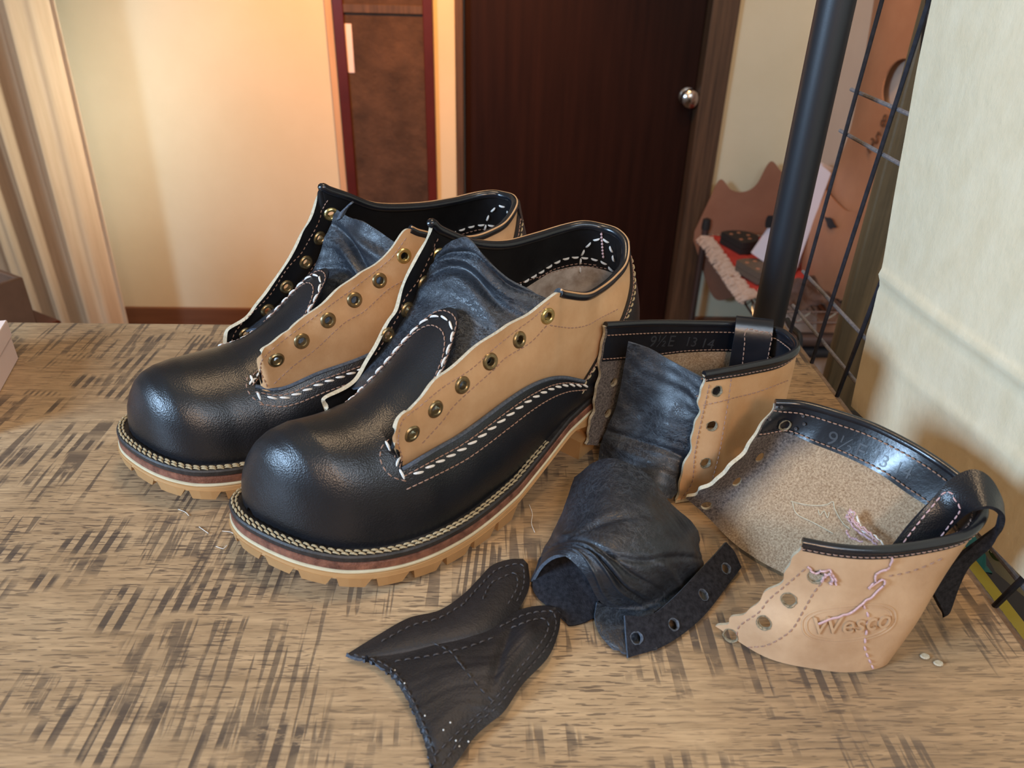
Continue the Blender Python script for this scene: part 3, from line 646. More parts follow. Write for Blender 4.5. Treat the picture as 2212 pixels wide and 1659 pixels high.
def boot(tag_,O,phi,sc,kk,P):
    rz=R(phi+180); B=Root('boot',(O[0],O[1],0),rz,P['label'],'boot','pair of cut-down work boots')
    o0=outline(kk,sc); sd,am=P['slim']; k_=np.exp(-((o0[:,0]-.215*sc)/.062)**4)*(np.sign(o0[:,1])==sd)*am; o0[:,1]*=(1-k_); n=len(o0); ss=o0[:,0]/sc; ZW=zw(ss)
    # ---- sole layers (closed rings)
    def band(offs,zz,mats,name,label=None,seg=1):
        rings=[np.c_[grow(o0,d),z] for d,z in zip(offs,zz)]; V=np.concatenate(rings); F=[]
        for i in range(len(rings)-1):
            for q in range(n): F.append([i*n+q,i*n+(q+1)%n,(i+1)*n+(q+1)%n,(i+1)*n+q])
        for k,i in ((0,0),(1,len(rings)-1)):      # caps as triangle strips across
            h=n//2
            for q in range(1,h-1): F.append([i*n+q,i*n+q+1,i*n+(n-q-1),i*n+(n-q)])
            F.append([i*n,i*n+1,i*n+n-1]); F.append([i*n+h-1,i*n+h,i*n+h+1])
        me=mesh('band',V,F,mats); 
        import bmesh
        bm=bmesh.new(); bm.from_mesh(me); bmesh.ops.recalc_face_normals(bm,faces=bm.faces)
        for e in bm.edges:
            if len(e.link_faces)==2 and e.calc_face_angle(0)>R(40): e.smooth=False
        bm.to_mesh(me); bm.free(); return link(name,me,B,label)
    toe=np.clip((ss-.16)/.08,0,1)
    heel=np.clip((.088-ss)/.012,0,1)
    wt=grow
    band([-.001,0,.0003,-.0006],[ZW-.0045,ZW-.0042,ZW-.001,ZW],['welt_leather'],'welt')
    band([-.0006,.0005,.0004,-.0006],[ZW-.0100,ZW-.0095,ZW-.0052,ZW-.0047],['brown_edge'],'midsole','reddish brown leather midsole edge')
    band([.0004,.0012,.0012,.0002],[ZW-.0118,ZW-.0115,ZW-.0105,ZW-.0101],['pale_rubber'],'sole_line','pale line round the sole')
    zb=np.where(heel>.5,.016,np.maximum(zs(ss)+.0062,ZW-.0155-.000*toe))
    zbs=np.interp(ss,[0,.075,.080,.095,.13,.165,.2,.235,.265,.29,.312],[.015,.015,.026,.030,.0195,.0095,.0068,.0078,.0108,.0158,.0218]); zbs=np.maximum(zbs,0)
    zbs=np.minimum(zbs,ZW-.0135)
    osole=band([-.0005,.0022,.0016,.0004],[zbs,zbs+.0003,ZW-.0125,ZW-.0119],['gum_rubber'],'outsole')
    # lugs: each moulded block round the edge
    og=grow(o0,.0024); oi=grow(o0,-.017); pl=np.r_[0,np.cumsum(np.linalg.norm(np.diff(np.r_[og,og[:1]],axis=0),axis=1))]; L=pl[-1]
    def at_(poly,d): d=d%L; return np.array([np.interp(d,pl,np.r_[poly[:,k],poly[:1,k]]) for k in (0,1)])
    d=.012
    while d<L:
        c=at_(og,d)/np.array([sc,1]); s_=c[0]
        heelp=s_<.078
        w_=.0198 if not heelp else .024; gap=.0024
        if .078<=s_<.150 or (s_<.162 and s_>=.15): d+=.004; continue
        mb=MB(); V=[]
        lo=.0012
        for (a,zf) in ((0,0),(1,1)):
            for fr,tap in ((.0,1),(.33,0),(.67,0),(1.,-1)):
                q=d+w_*fr+((.0046*(fr<.01)-.0008*(fr>.99)) if zf==0 else 0)
                pout=at_(og,q); pin=at_(oi,q+ (0)); sq=pout[0]/sc; zt=float(np.interp(sq,[0,.075,.08,.2,.235,.265,.29,.312],[.0165,.0165,.0165,.0076,.0086,.0116,.0166,.0226])); zt=max(zt,.0076)
                z0=float(zs(sq)); z=z0 if zf==0 else zt
                sh=.0007 if zf==0 else 0
                pm=pout+(pin-pout)*(.06 if zf==0 else 0)
                V+= [(*pm,z),(*pin,z)]
        V=np.array(V).reshape(2,4,2,3); Vf=V.reshape(-1,3)
        ix=lambda a,f,k:(a*4+f)*2+k
        F=[]
        for f in range(3):
            F+= [[ix(0,f,0),ix(0,f+1,0),ix(1,f+1,0),ix(1,f,0)],[ix(0,f,1),ix(1,f,1),ix(1,f+1,1),ix(0,f+1,1)],[ix(0,f,0),ix(0,f,1),ix(0,f+1,1),ix(0,f+1,0)],[ix(1,f,0),ix(1,f+1,0),ix(1,f+1,1),ix(1,f,1)]]
        F+= [[ix(0,0,0),ix(1,0,0),ix(1,0,1),ix(0,0,1)],[ix(0,3,0),ix(0,3,1),ix(1,3,1),ix(1,3,0)]]
        mb.add(Vf,F); link('lug',mb.me(['gum_rubber'],False),osole)
        d+=w_+gap
    # centre tread so that the sole is not hollow
    mb=MB()
    for s_ in (.03,.055,.175,.2,.225,.25,.27):
        z0=float(zs(s_)); hw=.020 if s_<.1 else .034; mb.box((s_*sc-.008,-hw,z0),(s_*sc+.008,hw,z0+.016 if s_<.1 else z0+.009),.001)
    link('centre_tread',mb.me(['gum_rubber'],False),osole,kind='stuff')
    # heel breast
    zt=.034; V=[]; 
    hb=MB().box((.070*sc,-.036,.0),(.079*sc,.036,.031),.0015); link('heel_breast',hb.me(['gum_rubber'],False),osole)
    # rope stitches on the welt
    mask=(ss>.125); 
    st=np.argmax(mask); idx=[i for i in range(n) if mask[i]]
    for off,lab in ((-.0019,0),(-.0040,1)):
        q=grow(o0,off); p=np.c_[q,ZW+.0002][idx]; mb=stitch_run(p,np.tile([0,0,1.],(len(p),1)),.0047,.0044,.00070,.22,.3,.05)
        link('welt_stitching',mb.me(['cream_thread']),B,'row of thick cream welt stitches',kind='stuff')
    # ---- upper geometry
    fe=grow(o0,-.0030-.0046*np.clip((ss-.10)/.08,0,1)); it=int(np.argmax(fe[:,0])); tip=fe[it,0]
    near=fe[:it+1]; far=np.r_[fe[:1],fe[it:][::-1]]
    ns=lambda s: np.interp(s,near[:,0],near[:,1]); fs_=lambda s: np.interp(s,far[:,0],far[:,1])
    zf=lambda s: zw(s/sc)-.001
    th_s=.243
    CRS=np.array([(.243,.0885),(.25,.0875),(.258,.0875),(.2664,.0882),(.2756,.089),(.2862,.0865),(.2936,.0815),(.2985,.075),(.3025,.066),(.3055,.057),(.3073,.047),(.3082,.036)])
    CRS[:,0]=.243+(CRS[:,0]-.243)*(tip-.243)/(.3082-.243)
    CRS[:,1]+=P.get('dz',0)*np.interp(CRS[:,0],[.24,.285,.31],[1,1,.3])
    crest=lambda s: np.interp(s,CRS[:,0],CRS[:,1])
    NC=72; J=18
    def loft(s,a):       # a in [0,1], near feather -> far feather
        tn,tf=ns(s),fs_(s); tc=(tn+tf)/2; w=(tn-tf)/2; k=np.clip((s-.243)/.04,0,1)
        th=a*PI; c,si=np.cos(th),np.sin(th)
        ex=.96-.03*(1-k); ez=.98+.05*(1-k)
        x=np.sign(c)*abs(c)**ex*(1+.035*np.sin(2*th)**2)
        z=zf(s)+(crest(s)-zf(s))*abs(si)**ez
        # gentle dent ahead of the throat
        return np.array([s,tc+w*x,z])
    _E=P['vamp_near'][0][2]; _si=min(.98,((_E-zf(th_s))/(crest(th_s)-zf(th_s))))**(1/1.03); av=math.asin(_si)/PI
    A_=np.r_[np.linspace(0,av,J+1),np.linspace(av,1-av,NC-2*J+1)[1:],np.linspace(1-av,1,J+1)[1:]]
    st_=th_s+(tip-.0002-th_s)*np.sin(np.linspace(0,PI/2,46))
    toeG=np.array([[loft(s,a) for a in A_] for s in st_])
    # toe wall: lean the rows near the tip so that the face is bluff
    VN=np.array(P['vamp_near']); VN=VN[np.argsort(-VN[:,0])]; VF=np.array(P['vamp_far']); VF=VF[np.argsort(-VF[:,0])]
    VNc=crm(VN,200); VFc=crm(VF,200)
    def edge(s,side):
        C=VNc if side>0 else VFc; o=np.argsort(C[:,0]); return np.array([s,np.interp(s,C[o,0],C[o,1]),np.interp(s,C[o,0],C[o,2])])
    def strip0(s,side,v):
        F=np.array([s,ns(s) if side>0 else fs_(s),zf(s)]); E=edge(s,side); p=F+(E-F)*v
        p[1]+=side*(.0035+.002*np.clip((s-.08)/.1,0,1))*np.sin(PI*v)**.8; return p
    vs=np.linspace(0,1,J+1)
    resN=toeG[0,:J+1]-np.array([strip0(th_s,1,v) for v in vs]); resF=toeG[0,::-1][:J+1]-np.array([strip0(th_s,-1,v) for v in vs])
    st2=np.linspace(th_s,.068,70)
    def stripG(side):
        res=resN if side>0 else resF
        return np.array([[strip0(s,side,v)+res[k]*math.exp(-((th_s-s)/.022)**1.5 if s<th_s else 0) for k,v in enumerate(vs)] for s in st2])
    SN,SF=stripG(1),stripG(-1)
    # tab
    tabL=P['tab_end']; 
    TC=np.array(P['tab_crest']); tcz=lambda s: np.interp(s,TC[::-1,0],TC[::-1,1])
    cen=toeG[0,J:NC-J+1]; hw0=(cen[0,1]-cen[-1,1])/2; tc0=(cen[0,1]+cen[-1,1])/2
    q=np.linspace(-1,1,len(cen)); 
    def tabP(s,x,lift=0):        # x -1..1 near->far
        f=np.clip((th_s-s)/(th_s-tabL),0,1); w=hw0*(1-.36*f**.45); drop=.020*(1-f)+.007*f
        return np.array([s+.004*x*x*f,tc0-w*x*P.get('tab_skew',1.)+P.get('tab_shift',0)*f,tcz(s)+(crest(th_s)-TC[0,1])*0-drop*x*x+lift])
    r0=cen-np.array([tabP(th_s,x) for x in q])
    def tabQ(s,x,lift=0):
        k=np.interp(x,q,np.arange(len(q))); i=int(min(k,len(q)-2)); f=k-i; rr=r0[i]*(1-f)+r0[i+1]*f
        return tabP(s,x,lift)+rr*math.exp(-((th_s-s)/.02)**1.4 if s<th_s else 0)
    def tabw(s): f=np.clip((th_s-s)/(th_s-tabL),0,1); return max(.02,(1-f**2.6)**.5)
    st3=th_s-(th_s-tabL)*np.sin(np.linspace(0,PI/2,36))
    TG=np.array([[tabQ(s,x*tabw(s),.0) for x in q] for s in st3])
    # one vamp mesh
    def both(Gs,th,mats,name,label=None,holes=(),flip=False):
        def isf(G): c=G.reshape(-1,3).copy(); c[:,1]=0; c[:,2]=.03; return (gnorm(G).reshape(-1,3)*(G.reshape(-1,3)-c)).sum()<0
        me=[sheet(G,th,mats,holes,isf(G)) for G,f in Gs]; import bmesh
        bm=bmesh.new()
        for m_ in me: bm.from_mesh(m_)
        bmesh.ops.remove_doubles(bm,verts=bm.verts,dist=.00002); bm.to_mesh(me[0]); bm.free()
        for m_ in me[0].polygons: m_.use_smooth=True
        return link(name,me[0],B,label)
    big=np.concatenate([toeG[::-1]],0)
    VO=both([(toeG[::-1],False),(np.concatenate([SN]),False),(SF[:, ::-1],False),(TG,False)],.0016,('black_leather','black_suede','black_leather'),'vamp','black leather vamp with a rounded tab over the tongue')
    # ---- tan quarters and collar
    TT=crm(np.array(P['top']),P.get('nq',420)); BB=crm(np.array(P['bot']),len(TT))
    # keep the two corners crisp by inserting straight segments in the lists
    nv=64; nq=len(TT); G=np.zeros((nq,nv,3)); u=np.linspace(0,1,nq)
    bul=np.interp(u,[0,.15,.3,.42,.5,.58,.7,.85,1],[.000,.001,.003,.006,.004,.006,.003,.001,.0])
    cx=np.array([.09,0.])
    for j in range(nv):
        v=j/(nv-1); p=BB*(1-v)+TT*v
        dr=p[:,:2]-np.array([0.055,0.0]); dr[:,0]*=np.interp(u,[0,.3,.42,.58,.7,1],[0,0,1,1,0,0]); dr[:,1]+=1e-6; dr/=np.linalg.norm(dr,axis=1)[:,None]
        p[:,:2]+=dr*(bul*math.sin(PI*v)*np.interp(v,[0,.5,1],[1.3,1,.8]))[:,None]
        G[:,j]=p
    # soft undulation of the leather
    uu,vv=np.meshgrid(u,np.linspace(0,1,nv),indexing='ij'); G[:,:,1]+=np.sign(G[:,:,1])*(.0007*np.sin(uu*150)*np.clip((vv-.6)/.4,0,1)*(abs(uu-.5)>.27)+.0008*np.sin(uu*23+vv*7)*vv)
    half=nq//2
    tn=bvh(G[:half]); tf=bvh(G[half:]); tall=bvh(G)
    ey=[]
    for k,(px,py) in enumerate(P['eye_near']):
        h=cast(tn,px,py,B)
        if h: ey.append((*h,k==len(P['eye_near'])-1,0))
    for k,(px,py) in enumerate(P['eye_far']):
        h=cast(tf,px,py,B)
        if h: ey.append((h[0]+h[1]*.0026,h[1],k==0,1))
    holes=[(e[0]-e[1]*(.0026 if e[3] else 0),.0030) for e in ey]
    QO=link('quarter',sheet(G,.0026,('tan_leather','black_lining','raw_edge'),holes,False),B,'tan leather quarters lined in black')
    eym=[MB().lathe([(.0026,-.0034),(.0026,.0006),(.0031,.0011),(.0044,.0011),(.0053,.0004),(.0055,-.0001),(.0026,-.0001)],26).me([mt]) for mt in ('antique_brass','bright_brass')]
    for p,nn,br,fr in ey: link('eyelet',eym[1 if br else 0],QO,'bright brass eyelet' if br else None,M=orient(p+nn*.0001,nn))
    Nq=gnorm(G)*-1
    if (Nq[half//2,nv//2]*[0,1,0]).sum()<0: Nq=-Nq
    def qpath(u0,u1,v,lift=.0002,side=1,nn=200):
        ii=np.linspace(u0*(nq-1),u1*(nq-1),nn); vj=(v(np.linspace(0,1,nn)) if callable(v) else np.full(nn,v))*(nv-1)
        i0=np.clip(ii.astype(int),0,nq-2); j0=np.clip(vj.astype(int),0,nv-2); fi=(ii-i0)[:,None]; fj=(vj-j0)[:,None]
        f=lambda A:(A[i0,j0]*(1-fi)+A[i0+1,j0]*fi)*(1-fj)+(A[i0,j0+1]*(1-fi)+A[i0+1,j0+1]*fi)*fj
        return f(G)+f(Nq)*(lift if side>0 else -lift-.0026),f(Nq)*side
    # collar binding: rolled black leather
    uc0,uc1=P['uc']; P_,N_=qpath(uc0,uc1,1.,0,1,260); P_=P_-N_*.0013
    mb=MB().tube(P_,.0031,10,up=(0,0,1)); link('collar_binding',mb.me(['shiny_black_leather']),B,'rolled black binding round the collar')
    P2,N2=qpath(uc0,uc1,.985,.0004,1,260); 
    for pts,mt in ((P2,'tan_leather'),):
        link('piping',MB().tube(pts+np.array([0,0,.0032]),.0007,6,up=(0,0,1)).me([mt]),B)
    # lining band and its inside seams
    u_=np.linspace(uc0,uc1,240); 
    def band_sheet(u0,u1,v0,v1,side,off,mat,name,label=None,nn=220,mm=10):
        rows=[]
        for k in range(mm):
            v=v0+(v1-v0)*k/(mm-1); p,q_=qpath(u0,u1,v,0,1,nn); rows.append(p+q_*(off if side>0 else -.0026-off))
        return link(name,sheet(np.stack(rows,1),.001 if side>0 else .0008,(mat,)*3,flip=side>0),B,label)
    for vv_ in (.55,):
        p,q_=qpath(uc0+.01,uc1-.005,.60,.0003,-1,300); link('lining_seam',stitch_run(p,q_,.0032,.0020,.00035).me(['brown_thread']),B,kind='stuff')
    for key,mt,pit,ln,rr,lab in P['inside']:
        for pts in key:
            h=castpath(tf if P.get('inside_far',True) else tall,pts,B)
            if h: link('lining_seam',stitch_run(h[0]+h[1]*.0027,h[1],pit,ln,rr).me([mt]),B,lab,kind='stuff')
    # facing seams on the tan side (thin thread) traced on the leather
    for pts in P['near_seams']:
        h=castpath(tn,pts,B)
        if h: link('facing_stitching',stitch_run(h[0],h[1],.0034,.0026,.00036,0,.2).me(['brown_thread']),QO,kind='stuff')
    for pts in P['far_seams']:
        h=castpath(tf,pts,B)
        if h: link('facing_stitching',stitch_run(h[0]+h[1]*.0027,h[1],.0036,.0022,.00036,0,.2).me(['brown_thread']),QO,kind='stuff')
    if 'insole_line' in P:
        I=[]
        for px,py in P['insole_line']:
            h=cast(tf,px,py,B)
            if h: k=int(np.argmin(np.linalg.norm(G.reshape(-1,3)-h[0],axis=1))); I.append((k//nv/(nq-1),(k%nv)/(nv-1)))
        I=np.array(sorted(I)); u0,u1=I[0,0]-.08,I[-1,0]+.04; vl=lambda a: np.interp(u0+(u1-u0)*a,I[:,0],I[:,1])
        rows=[]
        for f in np.linspace(0,1,14): p,q_=qpath(u0,u1,lambda a,f=f: vl(a)*(1-f)+.03*f,0,1,160); rows.append(p-q_*.0029)
        RS=np.stack(rows,1); link('inner_lining',sheet(RS,.0008,('insole_leather',)*3,flip=bool((gnorm(RS).reshape(-1,3)*(RS.reshape(-1,3)-[.07,0,.1])).sum()>0)),B,'worn grey tan raw leather below the black lining')
    # ---- vamp line stitching: three rows
    def strip_row(Gs,v,mat,pit,ln,rr,name,slant=0,s0=0,s1=None):
        v=v
        j=v*J; j0=int(min(j,J-1)); f=j-j0; p=Gs[s0:s1,j0]*(1-f)+Gs[s0:s1,j0+1]*f; nn=gnorm(Gs)[s0:s1,j0]
        if nn[:,2].mean()<0: nn=-nn
        link(name,stitch_run(p+nn*.0002,nn,pit,ln,rr,slant).me([mat]),VO,kind='stuff')
    hN=np.linalg.norm(SN[20,-1]-SN[20,0])
    for Gs,sl in ((SN,.25),(SF,-.25)):
        strip_row(Gs,.91,'brown_thread',.0036,.0030,.00040,'vamp_stitching',0,0,62)
        strip_row(Gs,.865,'white_thread',.0074,.0064,.00080,'vamp_stitching',sl,3,62)
        strip_row(Gs,.74,'brown_thread',.0036,.0030,.00040,'vamp_stitching',0,0,62)
    # raised lip of the vamp over the quarter
    lip=SN[:62,-1]+[0,.0006,.0004]; link('vamp_edge',MB().tube(lip,.0013,6,up=(0,0,1)).me(['blue_edge']),B)
    tg=bvh(toeG); 
    for pts,mt,pit,ln,rr in P['throat']:
        h=castpath(tg,pts,B)
        if h: link('throat_stitching',stitch_run(h[0],h[1],pit,ln,rr).me([mt]),VO,kind='stuff')
    # tab stitching, U shaped
    tw=gnorm(TG); 
    def upath(k,nn=160):
        out=[];no=[]
        for a in np.linspace(-1,1,nn):
            # run up one side, round the end, down the other
            th=(a+1)/2*PI; f=abs(math.sin(th))**.62*k; x=-math.cos(th); x=math.copysign(abs(x)**.75,x)*(.97 if k>.9 else .97*k/.9)
            s=th_s-(th_s-tabL)*f; w=tabw(s); xx=np.clip(x,-w*k,w*k) ; p=tabQ(s,xx,.0002); out.append(p)
        out=np.array(out); T=np.gradient(out,axis=0); no=np.tile([-.0,0,1.],(nn,1))
        e1=np.array([tabQ(th_s-(th_s-tabL)*.5,0)-tabQ(th_s-(th_s-tabL)*.45,0)])[0]; nr=np.cross(e1,[0,1,0]); nr/=np.linalg.norm(nr); nr=nr if nr[2]>0 else -nr
        return out,np.tile(nr,(nn,1))
    for k,mt,pit,ln,rr in ((.955,'brown_thread',.0036,.0030,.0004),(.90,'white_thread',.0076,.0066,.00075),(.82,'brown_thread',.0036,.0030,.0004)):
        p,q_=upath(k); link('tab_stitching',stitch_run(p,q_,pit,ln,rr,.1).me([mt]),VO,kind='stuff')
    # ---- heel counter cover
    C0=np.array(P['counter']);      # (u on quarter, v) line of the upper edge, near side; mirrored to the far side
    rows=[]; nu=120
    uc=np.interp(np.linspace(0,1,nu),[0,1],[C0[0,0],1-C0[0,0]])
    def vtop(u): 
        uu=np.where(u<.5,u,1-u); return np.interp(uu,C0[:,0],C0[:,1])
    for k in range(22):
        f=k/21; row=[]
        pb=[]
        for i,u1 in enumerate(uc):
            vt=float(vtop(u1)); p,q_=qpath(u1,u1,vt*1.0,0,1,1); pt=p[0]+q_[0]*.0012
            pm,qm=qpath(u1,u1,0.,0,1,1); pm=pm[0]+qm[0]*.0015
            # foot point on the feather line
            ang=math.atan2(pm[1],pm[0]-.05); d_=np.arctan2(fe[:,1],fe[:,0]-.05); ii=int(np.argmin(abs(np.angle(np.exp(1j*(d_-ang)))))); pf=np.array([*fe[ii],zf(fe[ii,0])])
            # quadratic through top, middle, foot
            if vt<.02: m_=.5*(pt+pf); 
            hgt=np.linalg.norm(pt-pm); tot=hgt+np.linalg.norm(pm-pf); d2=f*tot
            if d2<hgt: v_=vt*(1-d2/max(hgt,1e-6)); p3,q3=qpath(u1,u1,v_,0,1,1); p4=p3[0]+q3[0]*(.0014+.0022*math.sin(min(1,d2/max(hgt,1e-6))*PI/2))
            else: e_=(d2-hgt)/max(tot-hgt,1e-6); p4=pm+(pf-pm)*e_+qm[0]*.0036*(1-e_*.7)
            row.append(p4)
        rows.append(row)
    rows=np.array(rows); CG=np.swapaxes(rows,0,1)
    CI=CG.reshape(-1,3); link('heel_counter',sheet(CG,.0014,('black_leather','black_suede','black_leather'),flip=bool((gnorm(CG).reshape(-1,3)*(CI-[.05,0,.08])).sum()<0)),B,'black leather heel counter')
    hn=gnorm(CG); hn=-hn if hn[5,10,1]<0 else hn
    p=CG[:,2]; link('counter_stitching',stitch_run(p,hn[:,2],.0052,.0046,.00065,.2).me(['cream_thread']),B,kind='stuff')
    p=CG[:,1]; link('counter_stitching',stitch_run(p,hn[:,1],.0034,.0028,.0004).me(['brown_thread']),B,kind='stuff')
    # backstay
    rr=[]
    for f in np.linspace(-1,1,9):
        col=[]
        for v in np.linspace(1.0,.30,20): p,q_=qpath(.5+f*.014*(1+.5*(1-v)),.5+f*.014*(1+.5*(1-v)),v,0,1,1); col.append(p[0]+q_[0]*(.0022+.001*(1-f*f)))
        rr.append(col)
    link('backstay',sheet(np.array(rr),.0015,('black_leather','black_suede','black_leather'),flip=True),B)
    # ---- tongue
    T=P['tongue']; TG2=net(np.array(T),110,80)
    Nt=gnorm(TG2); Nt=Nt if Nt[50,40,2]>0 else -Nt; u,v=np.meshgrid(np.linspace(0,1,110),np.linspace(0,1,80),indexing='ij')
    h=np.zeros_like(u)
    for (uc_,vc,wu,wv,am,sl) in P['folds']: d_=(u-uc_-sl*(v-vc)-.03*np.sin(v*6+uc_*9)); h+=am*np.exp(-(d_/wu)**2)*np.exp(-((v-vc)/wv)**2)
    h+=wrk(110,80,P['seed'],.00035,9,3)*np.clip((u-.3)*2,0,1)
    TG2=TG2+Nt*h[:,:,None]
    link('tongue',sheet(TG2,.0016,('tongue_leather','black_suede','blue_edge'),flip=bool((gnorm(TG2)[50,40,2]<0))),B,'crumpled black leather tongue')
    # ---- insole
    fi=grow(o0,-.0085); m_=ss<.26; rows=[]
    for s in np.linspace(.008,.27,40):
        rows.append([(s,ns(s)*(1-f)*.93+fs_(s)*f*.93,zw(s/sc)+.004+.004*(2*f-1)**2+ .012*np.clip((.03-s)/.02,0,1)*0) for f in np.linspace(0,1,16)])
    link('insole',sheet(np.array(rows),.002,('insole_leather',)*3,flip=False),B,'worn grey tan insole')
    return B
near_t=[(.239,.033,.068),(.2455,.037,.086),(.2454,.040,.096),(.238,.039,.102),(.2308,.039,.1025),(.2195,.0385,.110),(.205,.0385,.1154),(.181,.0385,.1234),(.160,.039,.129),(.1425,.039,.131),(.130,.040,.136),(.1195,.0412,.1398)]
bot_l=[(.243,.0345,.063),(.239,.0365,.065),(.235,.038,.066),(.228,.0385,.067),(.221,.039,.067),(.21,.040,.068),(.196,.0405,.070),(.176,.042,.074),(.158,.043,.077),(.143,.043,.077),(.13,.042,.076),(.12,.041,.074),(.112,.0405,.070),(.09,.040,.062),(.07,.039,.058),(.045,.038,.058),(.022,.031,.060),(.008,.019,.062),(.002,.0,.063),(.008,-.019,.062),(.022,-.031,.060),(.045,-.038,.058),(.07,-.039,.058),(.09,-.040,.062),(.112,-.0405,.070),(.125,-.042,.074),(.135,-.042,.076),(.142,-.043,.077),(.152,-.043,.077),(.164,-.043,.077),(.178,-.042,.074),(.188,-.041,.072),(.20,-.0405,.070),(.215,-.0395,.068),(.238,-.037,.067),(.243,-.035,.063)]
botB=[(a,b,c-.004 if b>0 and a>.1 else c) for a,b,c in bot_l]
topA=near_t+[(.1111,.04,.1360),(.0892,.04,.1279),(.0685,.035,.1245),(.0463,.030,.1253),(.026,.0235,.129),(.013,.013,.138),(.009,.0,.1425),(.012,-.012,.144),(.022,-.021,.146),(.036,-.028,.1445),(.063,-.032,.143),(.089,-.035,.143),(.1114,-.037,.148),(.1287,-.037,.1555),(.148,-.037,.1665),(.155,-.037,.172),(.160,-.037,.160),(.173,-.037,.1465),(.1835,-.037,.126),(.192,-.037,.115),(.2066,-.037,.0995),(.220,-.037,.085),(.2439,-.036,.0809),(.2453,-.035,.0741)]
topB=[(.236,.032,.0625),(.240,.035,.0855),(.2376,.040,.095),(.2322,.040,.0987),(.222,.040,.103),(.2133,.040,.1078),(.1952,.040,.1161),(.178,.038,.125),(.1628,.036,.131),(.150,.035,.135),(.1387,.035,.143),(.126,.034,.1545),(.115,.034,.150),(.092,.033,.141),(.0685,.031,.136),(.0516,.030,.137),(.035,.026,.140),(.018,.015,.147),(.010,.0,.149),(.012,-.012,.149),(.018,-.018,.1495),(.030,-.024,.148),(.052,-.026,.1465),(.081,-.028,.147),(.1152,-.03,.152),(.1386,-.03,.1636),(.151,-.031,.1695),(.1555,-.032,.172),(.158,-.035,.166),(.1676,-.035,.1486),(.178,-.035,.134),(.1948,-.035,.1129),(.2103,-.035,.0987),(.221,-.035,.0882),(.2375,-.035,.0805),(.2433,-.034,.0682)]
vnA=[(.243,.0375,.067),(.2309,.041,.0702),(.2165,.0415,.0705),(.204,.043,.072),(.1905,.0445,.0755),(.1655,.0455,.082),(.146,.0455,.0845),(.1265,.044,.082),(.109,.043,.076),(.09,.043,.066),(.07,.042,.056),(.045,.039,.053)]
vnB=[(.243,.0365,.0680),(.2284,.0415,.0643),(.2033,.0425,.0692),(.182,.044,.0715),(.169,.0450,.0735),(.146,.0455,.078),(.1265,.044,.078),(.109,.043,.074),(.09,.043,.066),(.07,.042,.056),(.045,.039,.053)]
mir=lambda L:[(a,-b,c) for a,b,c in L]
tcr=[(.243,.0885),(.23,.0925),(.218,.0985),(.205,.107),(.19,.1185),(.18,.126),(.168,.134)]
cnt=[(.371,.0),(.385,.2),(.406,.48),(.43,.66),(.446,.76),(.48,.93),(.5,.96)]
bA=dict(slim=(-1,.13),label='front boot nearer the camera, black toe, tan quarters, tongue standing up',vamp_near=vnA,vamp_far=mir(vnB),top=topA,bot=bot_l,uc=(11.4/35,27/35),tab_end=.171,tab_crest=tcr,counter=cnt,
 eye_near=[(890,937),(941,884),(999,832),(1059,781),(1122,734),(1183,683)],eye_far=[(943,548),(910,609),(874,666),(832,720)],
 inside=[([[(1115,615),(1134,601),(1160,586),(1193,565),(1225,553),(1254,552),(1288,557),(1313,567),(1324,578)],[(1251,579),(1252,558),(1257,542),(1262,533),(1273,522),(1286,514),(1301,511),(1311,515),(1319,525),(1326,538),(1330,555)]],'white_thread',.0066,.0052,.00085,'thick white lining stitches'),
  ([[(1160,596),(1187,580),(1220,570),(1252,565),(1285,568)]],'brown_thread',.0032,.0024,.0004,None),([[(1301,501),(1303,518),(1304,535),(1306,550)]],'pink_thread',.0022,.0012,.0009,None)],
 insole_line=[(1117,628),(1160,600),(1187,585),(1220,575),(1252,570),(1285,573),(1318,583)],near_seams=[[(868,985),(860,950),(870,908),(905,879),(955,838),(1018,797),(1062,757),(1112,716),(1150,688),(1184,656)],[(915,954),(955,910),(981,876),(1028,832),(1068,797),(1093,772),(1144,741),(1178,706)],[(1191,703),(1234,708),(1269,702),(1294,688),(1332,669)]],
 far_seams=[[(940,515),(918,562),(896,603),(868,644),(843,700),(805,760)],[(965,556),(943,606),(915,641),(887,678),(849,738)]],
 throat=[([(868,1024),(850,1013),(838,998),(834,980),(838,964)],'white_thread',.0076,.0064,.0008),([(872,1038),(846,1029),(827,1008),(821,984),(827,962),(840,950)],'brown_thread',.0036,.003,.0004)],
 tongue=[[(.225,-.034,.080),(.222,-.018,.088),(.220,0,.091),(.222,.018,.088),(.225,.034,.078)],[(.195,-.036,.100),(.192,-.018,.106),(.190,0,.109),(.190,.018,.106),(.195,.036,.098)],[(.172,-.036,.122),(.170,-.018,.126),(.168,0,.127),(.166,.02,.121),(.170,.037,.112)],[(.160,-.034,.142),(.156,-.018,.150),(.152,0,.150),(.148,.02,.136),(.142,.0375,.124)],[(.155,-.028,.156),(.157,-.012,.168),(.155,.003,.171),(.143,.022,.149),(.121,.0395,.1345)]],
 folds=[(.63,.45,.05,.5,.0035,.05),(.73,.5,.03,.5,-.003,.1),(.83,.5,.05,.45,.003,.12),(.90,.5,.025,.4,-.0035,.16),(.97,.45,.04,.4,.0025,.1)],seed=4)
